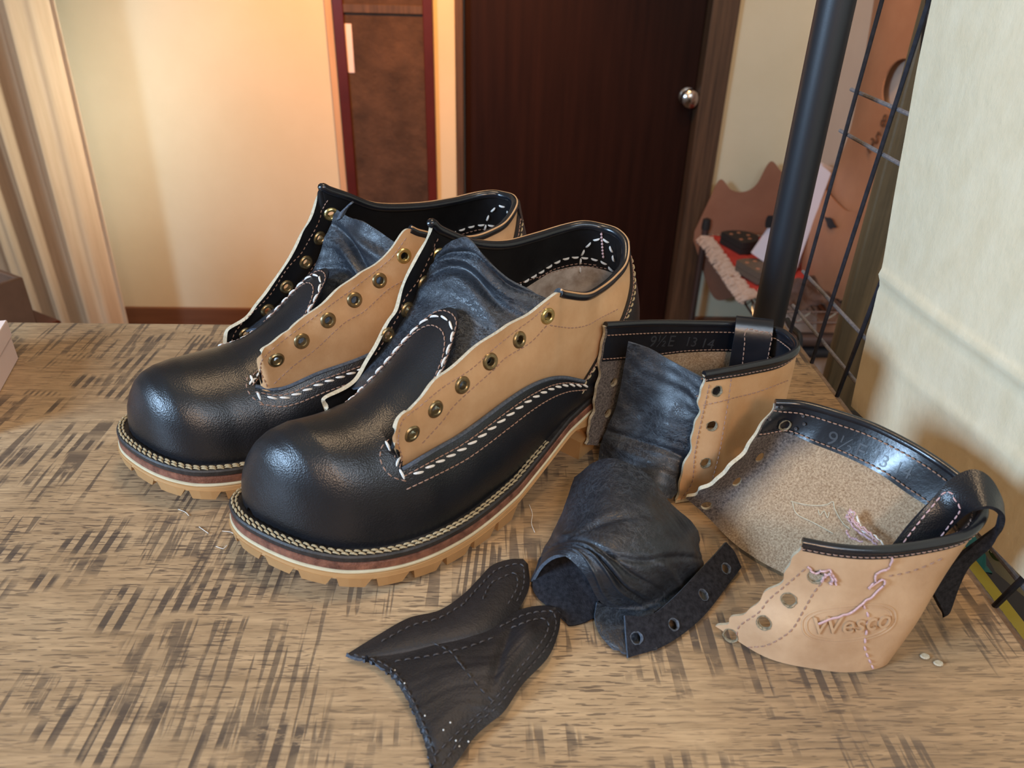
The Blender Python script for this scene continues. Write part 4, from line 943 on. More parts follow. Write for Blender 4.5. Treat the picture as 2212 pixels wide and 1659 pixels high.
bB=dict(slim=(1,.07),label='rear boot behind the other one, black toe, tongue folded down inside',vamp_near=vnB,vamp_far=mir(vnB),top=topB,bot=botB,uc=(11.4/35,27/35),tab_end=.171,dz=-.008,tab_crest=[(a,b-.008) for a,b in tcr],counter=cnt,
 eye_near=[(597,778),(652,737),(709,692),(766,648),(820,606),(873,553)],eye_far=[(714,459),(686,512),(657,564),(616,617),(575,668),(528,718)],
 inside=[([[(975,499),(1002,490),(1030,483),(1057,483),(1085,488)],[(1041,508),(1050,481),(1055,463),(1066,449),(1085,442),(1098,447),(1105,458)]],'white_thread',.0066,.0052,.00085,'thick white lining stitches'),([[(980,507),(1010,498),(1040,492),(1075,494)]],'brown_thread',.0032,.0024,.0004,None)],
 near_seams=[[(576,832),(564,802),(568,775),(607,739),(652,705),(712,660),(766,621),(827,573),(849,553),(875,517)],[(595,826),(634,790),(682,754),(742,699),(787,672),(835,628),(867,608)]],
 far_seams=[[(706,431),(682,479),(652,537),(619,573),(576,636),(519,690),(492,742)],[(730,485),(709,522),(676,567),(637,621),(577,681),(531,733)]],
 throat=[([(586,864),(566,859),(551,848),(544,834),(545,818)],'white_thread',.0076,.0064,.0008),([(590,874),(564,870),(545,858),(533,838),(534,818)],'brown_thread',.0036,.003,.0004)],
 tongue=[[(.225,-.034,.076),(.222,-.018,.084),(.220,0,.087),(.222,.018,.084),(.225,.034,.072)],[(.192,-.034,.094),(.188,-.018,.098),(.186,0,.100),(.188,.018,.098),(.195,.036,.090)],[(.168,-.033,.114),(.164,-.018,.114),(.162,0,.114),(.163,.018,.110),(.168,.036,.106)],[(.155,-.032,.138),(.150,-.018,.134),(.148,0,.132),(.146,.016,.128),(.146,.034,.124)],[(.1471,-.031,.1547),(.144,-.016,.152),(.1415,.0,.153),(.136,.012,.149),(.129,.029,.142)]],
 folds=[(.45,.5,.04,.5,.003,.1),(.56,.5,.03,.5,-.004,.1),(.66,.45,.05,.4,.005,-.1),(.76,.5,.03,.4,-.004,-.12),(.86,.6,.05,.4,.004,-.1)],seed=9)
BA=boot('A',(.1035,.5484),43,1.025,.2,bA)
BB_=boot('B',(.030,.607),34.5,1.053,-.27,bB)
# small folded leather end on the rear boot's lining, by the top of its far lacing edge
P=np.array([Py(*p,.5435) for p in ((765,437),(752,450),(744,466))]); Q=P+np.array([-.006,-.001,-.003]); P=crm(P,10); Q=crm(Q,10)
Gf=np.stack([P*(1-f)+Q*f+np.array([0,-.0018*math.sin(PI*f),0]) for f in np.linspace(0,1,6)],1)
link('folded_end',sheet(BB_.to(Gf.reshape(-1,3)).reshape(Gf.shape),.0014,('blue_edge',)*3,flip=bool(gnorm(Gf)[:,:,1].mean()>0)),BB_)
#REST
# ------------------------------------------------------------------ cut-off collars and leather pieces on the bench
def pt(q):
    if len(q)==4: return Pz(q[0],q[1],q[3]) if q[2]=='z' else Py(q[0],q[1],q[3])
    return np.array(q,float)
def wnet(rows,n,m): return net(np.array([[pt(q) for q in r] for r in rows]),n,m)
def Z(px,py,z): return (px,py,'z',z)
def Y(px,py,y): return (px,py,'y',y)
def seam(tree,pts,root,mat,pit,ln,r,name='stitching',skip=0,label=None,slant=0,lift=.4):
    h=castpath(tree,pts,None,skip)
    if h: return link(name,stitch_run(root.to(h[0]),h[1]@root.R,pit,ln,r,slant,lift).me([mat]),root,label,kind='stuff')
def hits(tree,pts): return [h for h in (cast(tree,*p) for p in pts) if h]
def snapped(G,hs,r): return [(h[0],r) for h in hs]
def ring(root,h,r,mat='green_tarnish',name='hole_rim'):
    rr=np.random.RandomState(int(h[0][0]*1e5)%1000); k=18; M=orient(h[0]+h[1]*.0002,h[1]); V=[]
    for prof in ((.90,-.0016),(1.0,.0002),(1.16,.0001)):
        for q in range(k): a=2*PI*q/k; f=r*prof[0]*(1+.04*rr.randn()); V.append(M@Vector((f*math.cos(a),f*math.sin(a),prof[1]+.0001*rr.randn())))
    F=[[i*k+q,i*k+(q+1)%k,(i+1)*k+(q+1)%k,(i+1)*k+q] for i in range(2) for q in range(k)]
    link(name,mesh('ring',root.to(np.array(V)),F,[mat]),root)
def outward(G,c): return bool((gnorm(G).reshape(-1,3)*(G.reshape(-1,3)-np.array(c))).sum()<0)
# ---- upright collar (behind)
T1=[Y(1301,703,.464),Y(1400,698,.484),Y(1500,699,.500),Y(1600,702,.503),Y(1675,712,.492),Y(1712,732,.475),Y(1723,757,.455),Y(1690,778,.443),Y(1620,794,.432),Y(1560,805,.424),Y(1521,812,.420)]
M1=[Y(1284,850,.460),(.107,.481,.045),(.147,.497,.045),(.187,.50,.045),(.206,.492,.045),(.214,.476,.045),Y(1706,830,.455),(.184,.434,.045),(.165,.425,.045),Y(1560,930,.417),Y(1500,930,.4155)]
B1=[Y(1262,958,.454),(.104,.474,.001),(.147,.490,.001),(.186,.495,.001),(.204,.488,.001),(.212,.474,.001),(.209,.451,.001),(.184,.428,.001),(.165,.416,.001),(.149,.410,.001),Z(1458,1086,.001)]
G=wnet(list(zip(T1,M1,B1)),420,110); G[:,:,2]=np.maximum(G[:,:,2],.0030)
# scalloped front edges
for (i0,sg) in ((0,1),(419,-1)):
    for j in range(110):
        v=j/109; k=.0010*math.sin(v*PI*7)+.0006*math.sin(v*41)
        for i in range(16):
            ii=i if sg>0 else 419-i; G[ii,j]+= (G[30 if sg>0 else 389,j]-G[i0,j])*k/np.linalg.norm(G[30 if sg>0 else 389,j]-G[i0,j])*(1-i/16)
c1=Root('cut_off_collar',(.15,.455,0),0,'cut off boot collar standing upright, tan outside, black leather piece tucked in it','leather collar','collars cut off the boots')
near_=bvh(G[210:]); farp=bvh(G[:260]); 
hn1=hits(near_,[(1549,845),(1538,920),(1524,1000),(1488,1080)]); hf1=hits(farp,[(1328,742),(1321,823),(1308,890),(1296,950)])
fl=outward(G,(.15,.455,.05))
link('collar_wall',sheet(c1.to(G.reshape(-1,3)).reshape(G.shape),.0024,('tan_leather','tan_suede','raw_edge'),[(c1.to(h[0]),.0034) for h in hn1+hf1],fl),c1,'tan outer leather, rough inside')
for h in hn1+hf1: ring(c1,h,.0034)
Ng=gnorm(G)*(-1 if fl else 1)
def rows_(G,Ng,i0,i1,v0,v1,off,mm):
    m=G.shape[1]-1; out=[]
    for v in np.linspace(v0,v1,mm):
        j=v*m; j0=int(min(j,m-1)); f=j-j0; out.append((G[i0:i1,j0]+Ng[i0:i1,j0]*off)*(1-f)+(G[i0:i1,j0+1]+Ng[i0:i1,j0+1]*off)*f)
    return np.stack(out,1)
def collar_trim(root,G,Ng,vb,edge_r,fine=True,inset=(2,2)):
    i0,i1=inset[0],len(G)-inset[1]
    S=rows_(G,Ng,i0,i1,.0,vb,-.0027,14); 
    link('lining_band',sheet(root.to(S.reshape(-1,3)).reshape(S.shape),.0012,('shiny_black_leather',)*3,flip=not outward(S,G.reshape(-1,3).mean(0))),root,'glossy black band inside the collar')
    P=G[i0:i1,0]-Ng[i0:i1,0]*.0010+np.array([0,0,.0004]); P=arc(P,260)
    link('collar_binding',MB().tube(root.to(P),edge_r,10,up=(0,0,1)).me(['shiny_black_leather']),root,'rolled black binding')
    So=rows_(G,Ng,i0,i1,.0,.055,.0006,4); link('binding_strip',sheet(root.to(So.reshape(-1,3)).reshape(So.shape),.0008,('black_leather',)*3,flip=outward(So,G.reshape(-1,3).mean(0))),root)
    p=arc(So[:,2],260); nn=arc(Ng[i0:i1,3],260); link('binding_stitching',stitch_run(root.to(p),nn,.0030,.0022,.00035).me(['brown_thread']),root,kind='stuff')
    for v in (.055,vb-.025):
        q=rows_(G,Ng,i0,i1,v,v+.01,-.0041,2)[:,0]; q=arc(q,260); link('band_stitching',stitch_run(root.to(q),-nn,.0032,.0024,.0004).me(['brown_thread']),root,kind='stuff')
    return S
S1=collar_trim(c1,G,Ng,.245,.0026)
for pts in ([(1531,835),(1520,885),(1510,930),(1500,985),(1495,1040),(1470,1080)],[(1579,820),(1572,870),(1562,930),(1552,985),(1540,1030)],[(1523,874),(1560,866),(1590,858),(1640,845),(1700,822)]):
    seam(near_,pts,c1,'brown_thread',.0034,.0028,.00036)
# size marking stamped into the band
ts=bvh(S1)
h=cast(ts,1430,738); h2=cast(ts,1510,741)
if h and h2:
    nn=(h[1]+h2[1]); nn/=np.linalg.norm(nn); tx=(h2[0]-h[0]); tx/=np.linalg.norm(tx)
    for t_,q,sz in (('9½E',h,.0125),('13 14',h2,.0105)):
        text_on(t_,sz,.0002,'stamp',q[0],nn,tx,c1,'stamped_size',ts,c1)
# pull strap folded over the top edge
def strap(root,ctrl,wvec,th,name,label,mat='shiny_black_leather',n=90,seams=True):
    P=crm(np.array([pt(q) for q in ctrl]),n); w_=crm(np.array(wvec,float),n); rows=[]
    for f in np.linspace(-.5,.5,14): rows.append(P+w_*f)
    Gs=np.stack(rows,1); o=link(name,sheet(root.to(Gs.reshape(-1,3)).reshape(Gs.shape),th,(mat,'black_suede','black_suede'),flip=True),root,label)
    return Gs
sw=[(.024,-.006,0)]*6
cI=[(.190,.478,.030),(.1905,.4815,.060),(.1915,.486,.085),(.193,.4925,.0955),(.195,.499,.0945),(.197,.504,.080),(.197,.506,.05)]
Gs=strap(c1,cI[::1],[(.026,-.004,-.001)]*7,.0016,'pull_strap','glossy black pull strap over the collar edge')
tsp=bvh(Gs)
seam(tsp,[(1604,785),(1608,745),(1612,712),(1640,716),(1666,722),(1663,750),(1656,785)],c1,'brown_thread',.0034,.0026,.0004)
# loose threads at the corner
for pts in ([(1312,702),(1325,695),(1330,705),(1322,718)],[(1318,712),(1330,725),(1338,733)],[(1305,705),(1310,698),(1318,707),(1311,717)]):
    link('loose_thread',MB().tube(c1.to(crm(np.array([Py(*p,.499) for p in pts]),14)),.0005,5).me(['brown_thread']),c1)
# ---- dark tongue tucked into the upright collar
rows=[[Y(1357,739,.460),Y(1400,752,.457),Y(1450,780,.449),Y(1517,818,.430)],
[Y(1345,810,.460),Y(1395,820,.452),Y(1450,840,.442),Y(1512,870,.4255)],
[Y(1330,880,.457),Y(1385,890,.449),Y(1440,905,.434),Y(1503,925,.423)],
[Y(1308,930,.455),Y(1370,945,.443),Y(1432,960,.428),Y(1493,983,.420)],
[Y(1296,970,.453),Y(1358,992,.434),Y(1422,1013,.419),Y(1485,1036,.4155)],
[Z(1291,1000,.006),Z(1348,1040,.005),Z(1405,1068,.006),Z(1450,1078,.003)]]
G3=wnet(rows,130,90); N3=gnorm(G3); N3=N3 if N3[60,40,1]<0 else -N3
u,v=np.meshgrid(np.linspace(0,1,130),np.linspace(0,1,90),indexing='ij')
h3=wrk(130,90,21,.00045,10,2)+.002*np.exp(-((u-.60-.05*v)/.03)**2)*-1+.0022*np.exp(-((u-.74)/.07)**2)*np.exp(-((v-.3)/.3)**2)
G3=G3+N3*h3[:,:,None]
t3=Root('cut_off_tongue',tuple(Pz(1400,1070,.004)),0,'dark blue black leather tongue piece standing inside the upright collar','leather piece','leather pieces cut off the boots')
link('leather',sheet(t3.to(G3.reshape(-1,3)).reshape(G3.shape),.0016,('tongue_leather','black_suede','blue_edge'),flip=outward(G3,(.15,.52,.03))),t3)
# ---- open collar lying at the front right
T2=[Z(1670,872,.085),Z(1730,874,.086),Z(1807,895,.086),Z(1884,922,.085),Z(1961,960,.083),Z(2020,996,.081),Z(2065,1028,.080),Z(2103,1062,.078),Z(2128,1105,.076),Z(2108,1145,.074),Z(2060,1168,.072),Z(1961,1187,.070),Z(1884,1193,.070),Z(1807,1188,.070),Z(1728,1174,.070)]
B2=[Z(1484,1070,.022),Z(1533,1118,.008),Z(1587,1172,.002),Z(1641,1210,.001),Z(1690,1236,.001),(.200,.322,.001),(.214,.310,.001),(.224,.300,.001),(.2275,.290,.001),Z(1928,1405,.001),Z(1912,1438,.001),Z(1845,1452,.001),Z(1765,1446,.001),Z(1655,1420,.001),Z(1547,1354,.006)]
cols=[]
for k,(a,b) in enumerate(zip(T2,B2)):
    a,b=pt(a),pt(b); m1=a*.67+b*.33; m2=a*.33+b*.67
    if k==0: m1,m2=Pz(1607,967,.063),Pz(1540,1035,.042)
    if k==14: m1,m2=Pz(1690,1248,.047),Pz(1612,1320,.022)
    if k==13: m1,m2=Pz(1770,1270,.047),Pz(1700,1360,.022)
    if 9<=k<=12: m2=m2+np.array([.0,-.002,0])
    if 1<=k<=4: m1=m1+np.array([.003,.003,0])
    cols.append([a,m1,m2,b])
G=net(np.array(cols),460,120)
for j in range(120):
    v=j/119; k_=.0010*math.sin(v*PI*7)+.0008*math.sin(v*37)
    for i in range(18):
        for ii,e0,e1 in ((i,0,30),(459-i,459,429)):
            d_=G[e1,j]-G[e0,j]; G[ii,j]+=d_*k_/max(np.linalg.norm(d_),1e-6)*(1-i/18)
c2=Root('cut_off_collar',(.20,.33,0),0,'open boot collar lying in front with pale rough inside, pull loop and stamped tan side','leather collar','collars cut off the boots')
fl=outward(G,(.20,.33,.05)); Ng=gnorm(G)*(-1 if fl else 1)
far2=bvh(G[:230]); near2=bvh(G[250:])
hf2=hits(far2,[(1690,912),(1637,984),(1588,1036),(1525,1087)]); hn2=hits(near2,[(1762,1246),(1704,1296),(1650,1346),(1578,1373)])
link('collar_wall',sheet(c2.to(G.reshape(-1,3)).reshape(G.shape),.0026,('worn_tan_leather','tan_suede','raw_edge'),[(c2.to(h[0]),.0034) for h in hf2+hn2],fl),c2,'worn tan outer leather with pale rough inside')
for h in hn2: ring(c2,h,.0036)
for h in hf2[:1]: ring(c2,(h[0]+h[1]*.004,h[1]),.0034)
S2=collar_trim(c2,G,Ng,.24,.0026)
# stitch holes round the corner of the band
ts2=bvh(S2)
for px,py in ((1686,879),(1668,893),(1660,905),(1651,913),(1640,932),(1698,947),(1712,935),(1720,925),(1735,897),(1738,915)):
    h=cast(ts2,px,py)
    if h: link('needle_hole',MB().lathe([(.0001,.0002),(.0006,.0003),(.0010,.0004),(.0011,0)],10,orient(c2.to(h[0]+h[1]*.0012),h[1])).me(['dark_thread']),c2)
h=cast(ts2,1828,962); h2=cast(ts2,1925,1005)
if h and h2:
    nn=(h[1]+h2[1]); nn/=np.linalg.norm(nn); tx=(h2[0]-h[0]); tx/=np.linalg.norm(tx)
    for t_,q,sz in (('9½E',h,.0125),('13 14',h2,.0105)): text_on(t_,sz,.0002,'stamp',q[0],nn,tx,c2,'stamped_size',ts2,c2)
# the second layer of tan leather along the lower front, seams
for pts in ([(1735,1232),(1700,1262),(1660,1296),(1640,1322),(1600,1350),(1592,1368)],[(1781,1252),(1758,1280),(1735,1320),(1708,1362),(1660,1392),(1620,1398)],[(1925,1243),(1960,1236),(2000,1222),(2030,1208)]):
    seam(near2,pts,c2,'brown_thread',.0034,.0026,.00036)
# embossed maker's mark
h=cast(near2,1838,1348)
if h:
    ha=cast(near2,1790,1350); hb=cast(near2,1886,1340); tx=hb[0]-ha[0]; tx/=np.linalg.norm(tx); nn=h[1]
    fr=bvh(G[250:])
    text_on('Wesco',.0140,.0010,'worn_tan_leather',h[0],nn,tx,c2,'embossed_mark',fr,c2,shear=.2)
    M=orient(h[0],nn,tx); z=M.to_3x3()@Vector((0,0,1))
    for k,rr in enumerate((1.0,1.10)):
        P=[]
        for a in np.linspace(0,2*PI,70,endpoint=False):
            p=M@Vector((.0215*rr*math.copysign(abs(math.cos(a))**.8,math.cos(a)),.0088*(rr+(.06 if rr>1 else 0))*math.copysign(abs(math.sin(a))**.8,math.sin(a)),0)); q=fr.ray_cast(p+z*.01,-z,.04); P.append(np.array(q[0] if q[0] is not None else p)+np.array(z)*.0001)
        link('embossed_border',MB().tube(c2.to(np.array(P)),.00045,6,closed=True,up=nn).me(['worn_tan_leather']),c2)
# faint scratched crest on the rough inside
far_in=bvh(G[:260]-Ng[:260]*.0026)
for pts in ([(1709,1083),(1740,1090),(1765,1092),(1786,1090),(1800,1084),(1804,1100),(1820,1128),(1836,1142)],[(1712,1083),(1722,1110),(1760,1130),(1800,1152)],[(1768,1102),(1772,1112),(1781,1104),(1788,1118),(1792,1106)]):
    P=crm(np.array(pts,float),40); P=[cast(far_in,*p) for p in P]; P=[q[0]+q[1]*.0002 for q in P if q]
    if len(P)>4: link('scratched_crest',MB().tube(c2.to(np.array(P)),.0004,5).me(['raw_edge']),c2)
# pull loop: left and right rail of the strap
Lr=[Z(1925,1188,.058),Z(1965,1137,.067),Z(2008,1085,.078),Z(2045,1042,.088),Z(2078,1020,.094),Z(2108,1014,.097),Z(2138,1030,.096),Z(2160,1064,.091),Z(2170,1098,.083),Z(2158,1128,.073),Z(2118,1160,.062),Z(2072,1194,.052),Z(2036,1230,.043),Z(2010,1268,.033),Z(2022,1302,.022),Z(2036,1326,.014)]
Rl=[Z(2010,1192,.056),Z(2046,1150,.064),Z(2075,1122,.074),Z(2095,1107,.083),Z(2113,1097,.088),Z(2133,1093,.090),Z(2152,1097,.089),Z(2166,1107,.085),Z(2172,1122,.079),Z(2165,1146,.070),Z(2142,1172,.060),Z(2112,1194,.051),Z(2086,1218,.042),Z(2068,1252,.032),Z(2054,1290,.022),Z(2044,1328,.014)]
A=crm(np.array([pt(q) for q in Lr]),130); B_=crm(np.array([pt(q) for q in Rl]),130)
Gs=np.stack([A*(1-f)+B_*f for f in np.linspace(0,1,24)],1)
lpf=outward(Gs[20:80],pt(Z(2110,1120,.07)))
link('pull_loop',sheet(c2.to(Gs.reshape(-1,3)).reshape(Gs.shape),.0026,('black_leather','black_suede','black_suede'),flip=lpf),c2,'thick black pull loop with a fuzzy underside')
tl_=bvh(Gs)
seam(tl_,[(1945,1180),(1975,1140),(2010,1098),(2044,1062),(2062,1078),(2074,1102),(2052,1132),(2026,1166)],c2,'pink_thread',.0036,.0028,.00042)
# fluffy loose threads
def thr(pts,hgt,r,mat,root,tree,name='loose_thread',wob=.0012,n=40):
    P=crm(np.array(pts,float),n); o=[]; rr=np.random.RandomState(len(pts)*7+int(pts[0][0]))
    for p in P:
        h=cast(tree,*p)
        if h: o.append(h[0]+h[1]*(hgt+abs(rr.randn())*.0003)+rr.randn(3)*wob*.3)
    if len(o)>5: link(name,MB().tube(root.to(arc(crm(np.array(o[::2]),60),60)),r,5).me([mat]),root)
thr([(1772,1252),(1790,1236),(1798,1250),(1792,1262)],.0012,.0007,'pink_thread',c2,near2); thr([(1745,1222),(1760,1235),(1780,1230),(1800,1240),(1804,1262)],.0010,.0006,'pink_thread',c2,near2)
thr([(1925,1200),(1918,1225),(1890,1235),(1888,1255),(1873,1272),(1903,1250),(1905,1262),(1880,1290),(1860,1302),(1830,1325),(1800,1332),(1760,1345)],.0010,.0006,'pink_thread',c2,near2,n=70)
seam(near2,[(1866,1310),(1874,1330),(1870,1370),(1868,1400),(1884,1440)],c2,'pink_thread',.0040,.0028,.0006,'seam_thread')
thr([(1838,1118),(1850,1140),(1862,1150),(1880,1160),(1895,1172),(1905,1178)],.010,.0008,'pink_thread',c2,far_in); thr([(1845,1110),(1860,1120),(1875,1150),(1900,1160),(1922,1180)],.011,.0006,'white_thread',c2,far_in); thr([(1835,1150),(1842,1162),(1870,1170)],.008,.0006,'pink_thread',c2,far_in)
for pts,hg in (([(1840,1112),(1848,1120),(1854,1132),(1866,1140),(1874,1150),(1886,1156),(1900,1170)],.012),([(1836,1124),(1850,1128),(1862,1142),(1880,1146),(1898,1162),(1908,1174)],.012),([(1842,1126),(1846,1112),(1858,1118),(1852,1134),(1868,1136)],.012)): thr(pts,hg,.0005,'pink_thread',c2,far_in)
thr([(1560,1345),(1545,1340),(1533,1346),(1540,1352)],.0005,.0008,'raw_edge',c2,near2)
# ---- crumpled leather piece in front (folded over, with a punched strip)
rows=[[Z(1240,1030,.020),Z(1284,998,.034),Z(1330,992,.042),Z(1397,1024,.040),Z(1450,1088,.034),Z(1495,1127,.028),Z(1512,1160,.018)],
[Z(1223,1085,.016),Z(1260,1070,.034),Z(1315,1065,.045),Z(1385,1090,.045),Z(1440,1130,.038),Z(1490,1165,.028),Z(1511,1187,.014)],
[Z(1201,1138,.010),Z(1235,1135,.030),Z(1290,1130,.043),Z(1365,1145,.045),Z(1430,1175,.038),Z(1487,1203,.024),Z(1520,1216,.006)],
[Z(1179,1178,.008),Z(1212,1172,.028),Z(1265,1170,.042),Z(1340,1195,.042),Z(1405,1230,.032),Z(1460,1250,.013),Z(1508,1242,.004)],
[Z(1160,1216,.006),Z(1195,1188,.027),Z(1245,1190,.040),Z(1310,1235,.036),Z(1365,1275,.022),Z(1415,1292,.007),Z(1462,1288,.003)],
[Z(1145,1257,.003),Z(1172,1216,.021),Z(1214,1199,.035),Z(1260,1238,.031),Z(1297,1299,.012),Z(1350,1320,.004),Z(1408,1325,.003)]]
G4=wnet(rows,150,170); u,v=np.meshgrid(np.linspace(0,1,150),np.linspace(0,1,170),indexing='ij'); N4=gnorm(G4); N4=N4 if N4[70,80,2]>0 else -N4
h4=wrk(150,170,33,.00045,6,3)
for (a,b,wu,wv,am,sl) in ((.72,.5,.018,.25,.0022,.35),(.80,.55,.016,.25,.0024,.4),(.65,.5,.02,.3,-.0020,.30),(.88,.5,.015,.22,.0016,.4),(.76,.5,.012,.25,-.0018,.37),(.50,.15,.06,.12,.002,.5),(.55,.62,.03,.3,-.0022,-.6),(.45,.30,.035,.2,-.002,-.9),(.6,.8,.03,.15,.0022,.6)):
    h4+=am*np.exp(-((u-a-sl*(v-b)-.02*np.sin(v*14))/wu)**2)*np.exp(-((v-b)/wv)**2)
G4=G4+N4*h4[:,:,None]; G4[:,:,2]=np.maximum(G4[:,:,2],.0022)
t4=Root('cut_off_tongue',tuple(Pz(1300,1300,0)),0,'crumpled black leather piece arched like a tunnel with a punched strip along its right side','leather piece','leather pieces cut off the boots')
def add_sheet(root,G,th,mats,name,label=None,holes=(),up=True):
    f=(gnorm(G)[:,:,2].mean()<0); return link(name,sheet(root.to(G.reshape(-1,3)).reshape(G.shape),th,mats,holes,f if up else not f),root,label)
add_sheet(t4,G4,.0018,('tongue_leather','black_suede','blue_edge'),'folded_leather')
lobe=wnet([[Z(1290,1300,.009),Z(1325,1310,.006),Z(1370,1318,.005),Z(1412,1322,.004)],[Z(1285,1335,.006),Z(1318,1350,.0045),Z(1362,1360,.004),Z(1415,1350,.003)],[Z(1296,1372,.003),Z(1322,1385,.0035),Z(1360,1395,.003),Z(1420,1385,.0025)],[Z(1325,1400,.0025),Z(1335,1403,.0025),Z(1356,1410,.0025),Z(1420,1400,.0025)]],40,40)
add_sheet(t4,lobe,.0016,('tongue_leather','black_suede','blue_edge'),'lower_lobe')
inn=wnet([[Z(1165,1205,.012),Z(1195,1190,.018),Z(1235,1195,.020),Z(1275,1235,.016),Z(1305,1285,.008)],[Z(1150,1262,.004),Z(1190,1240,.010),Z(1225,1235,.012),Z(1262,1262,.010),Z(1292,1300,.006)],[Z(1160,1290,.002),Z(1192,1275,.006),Z(1230,1272,.008),Z(1262,1290,.006),Z(1290,1315,.003)],[Z(1180,1308,.0015),Z(1198,1318,.003),Z(1232,1322,.004),Z(1260,1325,.003),Z(1286,1332,.002)],[Z(1217,1334,.0015),Z(1224,1348,.0018),Z(1240,1350,.0018),Z(1262,1344,.0018),Z(1280,1336,.0018)]],50,50)
add_sheet(t4,inn,.0014,('black_suede',)*3,'inner_layer','fuzzy black underside seen in the opening')
st=wnet([[Z(1350,1329,.014),Z(1403,1329,.012),Z(1453,1293,.012),Z(1514,1230,.012),Z(1545,1198,.013),Z(1569,1171,.015)],[Z(1353,1375,.008),Z(1422,1362,.007),Z(1485,1315,.007),Z(1546,1245,.007),Z(1568,1218,.008),Z(1587,1192,.010)],[Z(1357,1421,.002),Z(1439,1393,.002),Z(1516,1335,.002),Z(1577,1258,.002),Z(1591,1240,.003),Z(1602,1225,.004)]],36,200)
tst=bvh(st); hs=hits(tst,[(1375,1378),(1455,1349),(1519,1285),(1568,1228)])
add_sheet(t4,st,.0020,('black_suede','tongue_leather','blue_edge'),'punched_strip','black suede strip with four punched holes',[(t4.to(h[0]),.0030) for h in hs])
for h in hs: ring(t4,h,.0031,'blue_edge')
# ---- two-lobed flat piece at the front
La=[(749,1413),(814,1373),(882,1335),(949,1318),(1000,1284),(1033,1251),(1063,1221),(1101,1208),(1130,1207)]
Ra=[(800,1425),(850,1422),(930,1412),(1000,1400),(1060,1385),(1100,1345),(1130,1300),(1144,1263),(1141,1219)]
Lb=[(749,1413),(840,1385),(920,1362),(1000,1345),(1060,1338),(1110,1322),(1150,1310),(1180,1308),(1198,1311)]
Rb=[(925,1700),(972,1660),(1025,1592),(1058,1563),(1090,1537),(1130,1478),(1185,1419),(1207,1364),(1211,1326)]
def lobe2(L_,R_,z,bz,n,m,jag=None):
    rows=[]
    for k in range(9):
        a,b=np.array(L_[k],float),np.array(R_[k],float); r_=[]
        for f in (0,.25,.5,.75,1.): 
            p=a*(1-f)+b*f
            if k==0 and jag is not None: p=np.array([np.interp(f,[0,.25,.5,.75,1],[j[0] for j in jag]),np.interp(f,[0,.25,.5,.75,1],[j[1] for j in jag])])
            r_.append(Pz(*p,z+bz*math.sin(PI*f)**.8*(0.25+.75*math.sin(PI*min(1,k/7.5)))))
        rows.append(r_)
    return net(np.array(rows),n,m)
GA=lobe2(La,Ra,.0035,.006,120,60); GB=lobe2(Lb,Rb,.0042,.0075,170,110,[(749,1413),(822,1438),(880,1512),(905,1570),(936,1672)])
u,v=np.meshgrid(np.linspace(0,1,170),np.linspace(0,1,110),indexing='ij'); GB[:,:,2]+=wrk(170,110,51,.0004,3,4)+.002*np.exp(-((u-.68)/.06)**2)*np.exp(-((v-.35)/.2)**2)-.002*np.exp(-((u-.5+.3*(v-.5))/.04)**2)*np.exp(-((v-.4)/.25)**2)
jg=np.random.RandomState(2).randn(110)*.0006; jg=np.convolve(jg,[.25,.5,.25],'same'); GB[0,:,0]+=jg; GB[0,:,1]+=np.roll(jg,5)
t5=Root('cut_off_flap',tuple(Pz(960,1450,0)),0,'flat black leather piece with two pointed stitched lobes lying at the front edge','leather piece','leather pieces cut off the boots')
add_sheet(t5,GA,.0022,('worn_black_leather','black_suede','blue_edge'),'rear_lobe')
add_sheet(t5,GB,.0024,('worn_black_leather','black_suede','blue_edge'),'front_lobe')
ta,tbv=bvh(GA),bvh(GB)
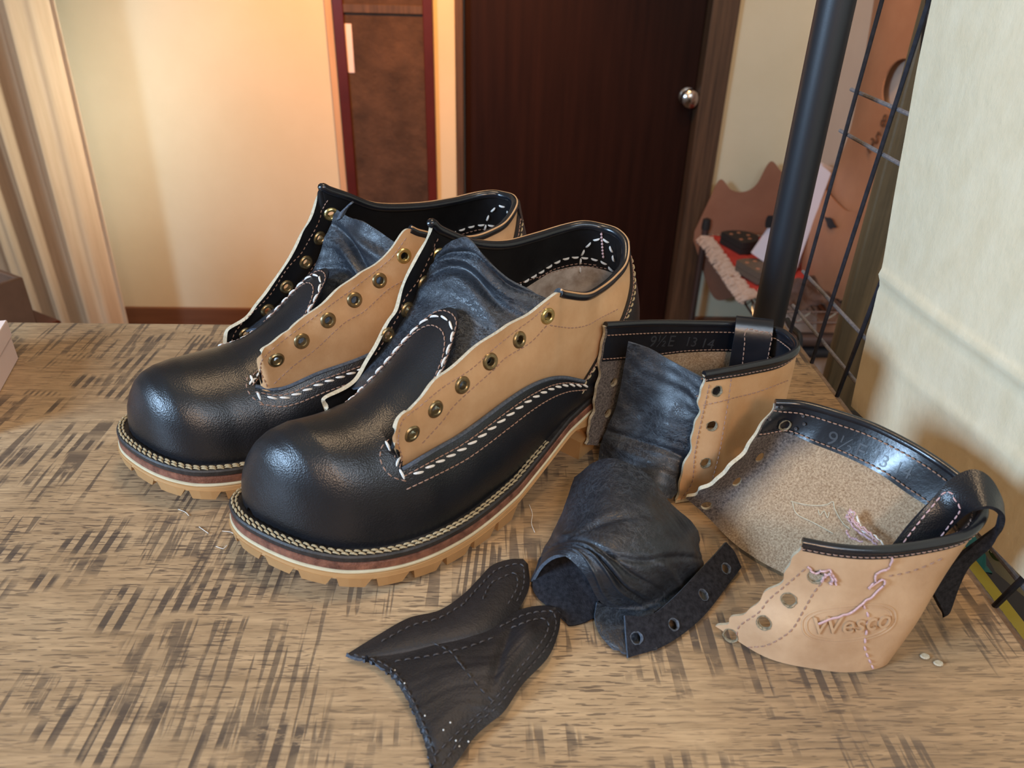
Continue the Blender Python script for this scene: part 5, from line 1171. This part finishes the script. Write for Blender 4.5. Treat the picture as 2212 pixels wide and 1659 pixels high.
for pts,tr in (([(1000,1306),(1035,1268),(1068,1235),(1100,1222),(1128,1222),(1131,1262),(1118,1294)],ta),([(1045,1290),(1060,1262),(1085,1248),(1112,1240),(1117,1268),(1100,1300)],ta),([(830,1383),(890,1352),(950,1335),(1000,1306)],ta),
    ([(1085,1352),(1130,1330),(1170,1322),(1196,1325),(1198,1360),(1175,1405),(1122,1465),(1075,1525),(1010,1580),(960,1645)],tbv),([(1110,1355),(1150,1340),(1180,1340),(1182,1365),(1160,1400),(1110,1458),(1060,1520),(1000,1572),(945,1625)],tbv),
    ([(770,1416),(815,1428),(850,1450),(880,1490),(900,1530),(925,1590),(940,1640)],tbv),([(830,1400),(900,1382),(960,1370),(1010,1358)],tbv),([(860,1428),(940,1415),(1010,1398),(1060,1380)],tbv),([(990,1430),(1015,1460),(1040,1490),(1060,1510)],tbv),([(905,1385),(940,1392),(975,1410),(995,1435)],tbv)):
    seam(tr,pts,t5,'dark_thread',.0042,.0032,.0005)
mb=MB()
for px,py in ((795,1392),(822,1392),(838,1398),(850,1408),(778,1403),(853,1448),(874,1476),(918,1546),(973,1561),(985,1600),(992,1612),(958,1577),(1012,1602),(800,1410)):
    h=cast(tbv,px,py)
    if h: mb.lathe([(.0001,.0006),(.0004,.0004),(.0005,0)],5,orient(t5.to(h[0]),h[1]))
link('thread_scraps',mb.me(['white_thread']),t5,kind='stuff')
# lint and shavings on the bench
for k,(pts) in enumerate(([(480,1147),(500,1150),(512,1160)],[(430,1138),(440,1145),(450,1152)],[(466,1180),(482,1185),(490,1178)],[(1143,1090),(1150,1110),(1148,1130),(1155,1150)],[(385,1100),(400,1106),(408,1114)])):
    P=crm(np.array([Pz(*p,.0006) for p in pts]),12); o=link('lint_thread',MB().tube(P,.00022,5).me(['white_thread'])); tag(o,['thin pale lint thread on the bench beside the front boot toe','short curled lint thread on the bench between the two boot toes','thin lint thread on the bench left below the front boot toe','hair thin thread on the bench right of the front boot','lint thread on the bench in front of the rear boot toe'][k],'thread','lint threads on the bench')
for k,(px,py) in enumerate(((1998,1418),(2027,1433))):
    P=Pz(px,py,.0008); o=link('leather_shaving',MB().lathe([(.0001,.0008),(.0022,.0007),(.0027,0)],12,Matrix.Diagonal((1,.7,1,1))).me(['raw_edge'])); o.location=P; tag(o,['smaller pale leather shaving on the bench near its right edge','larger pale leather shaving on the bench near its right edge'][k],'shaving','shavings on the bench')
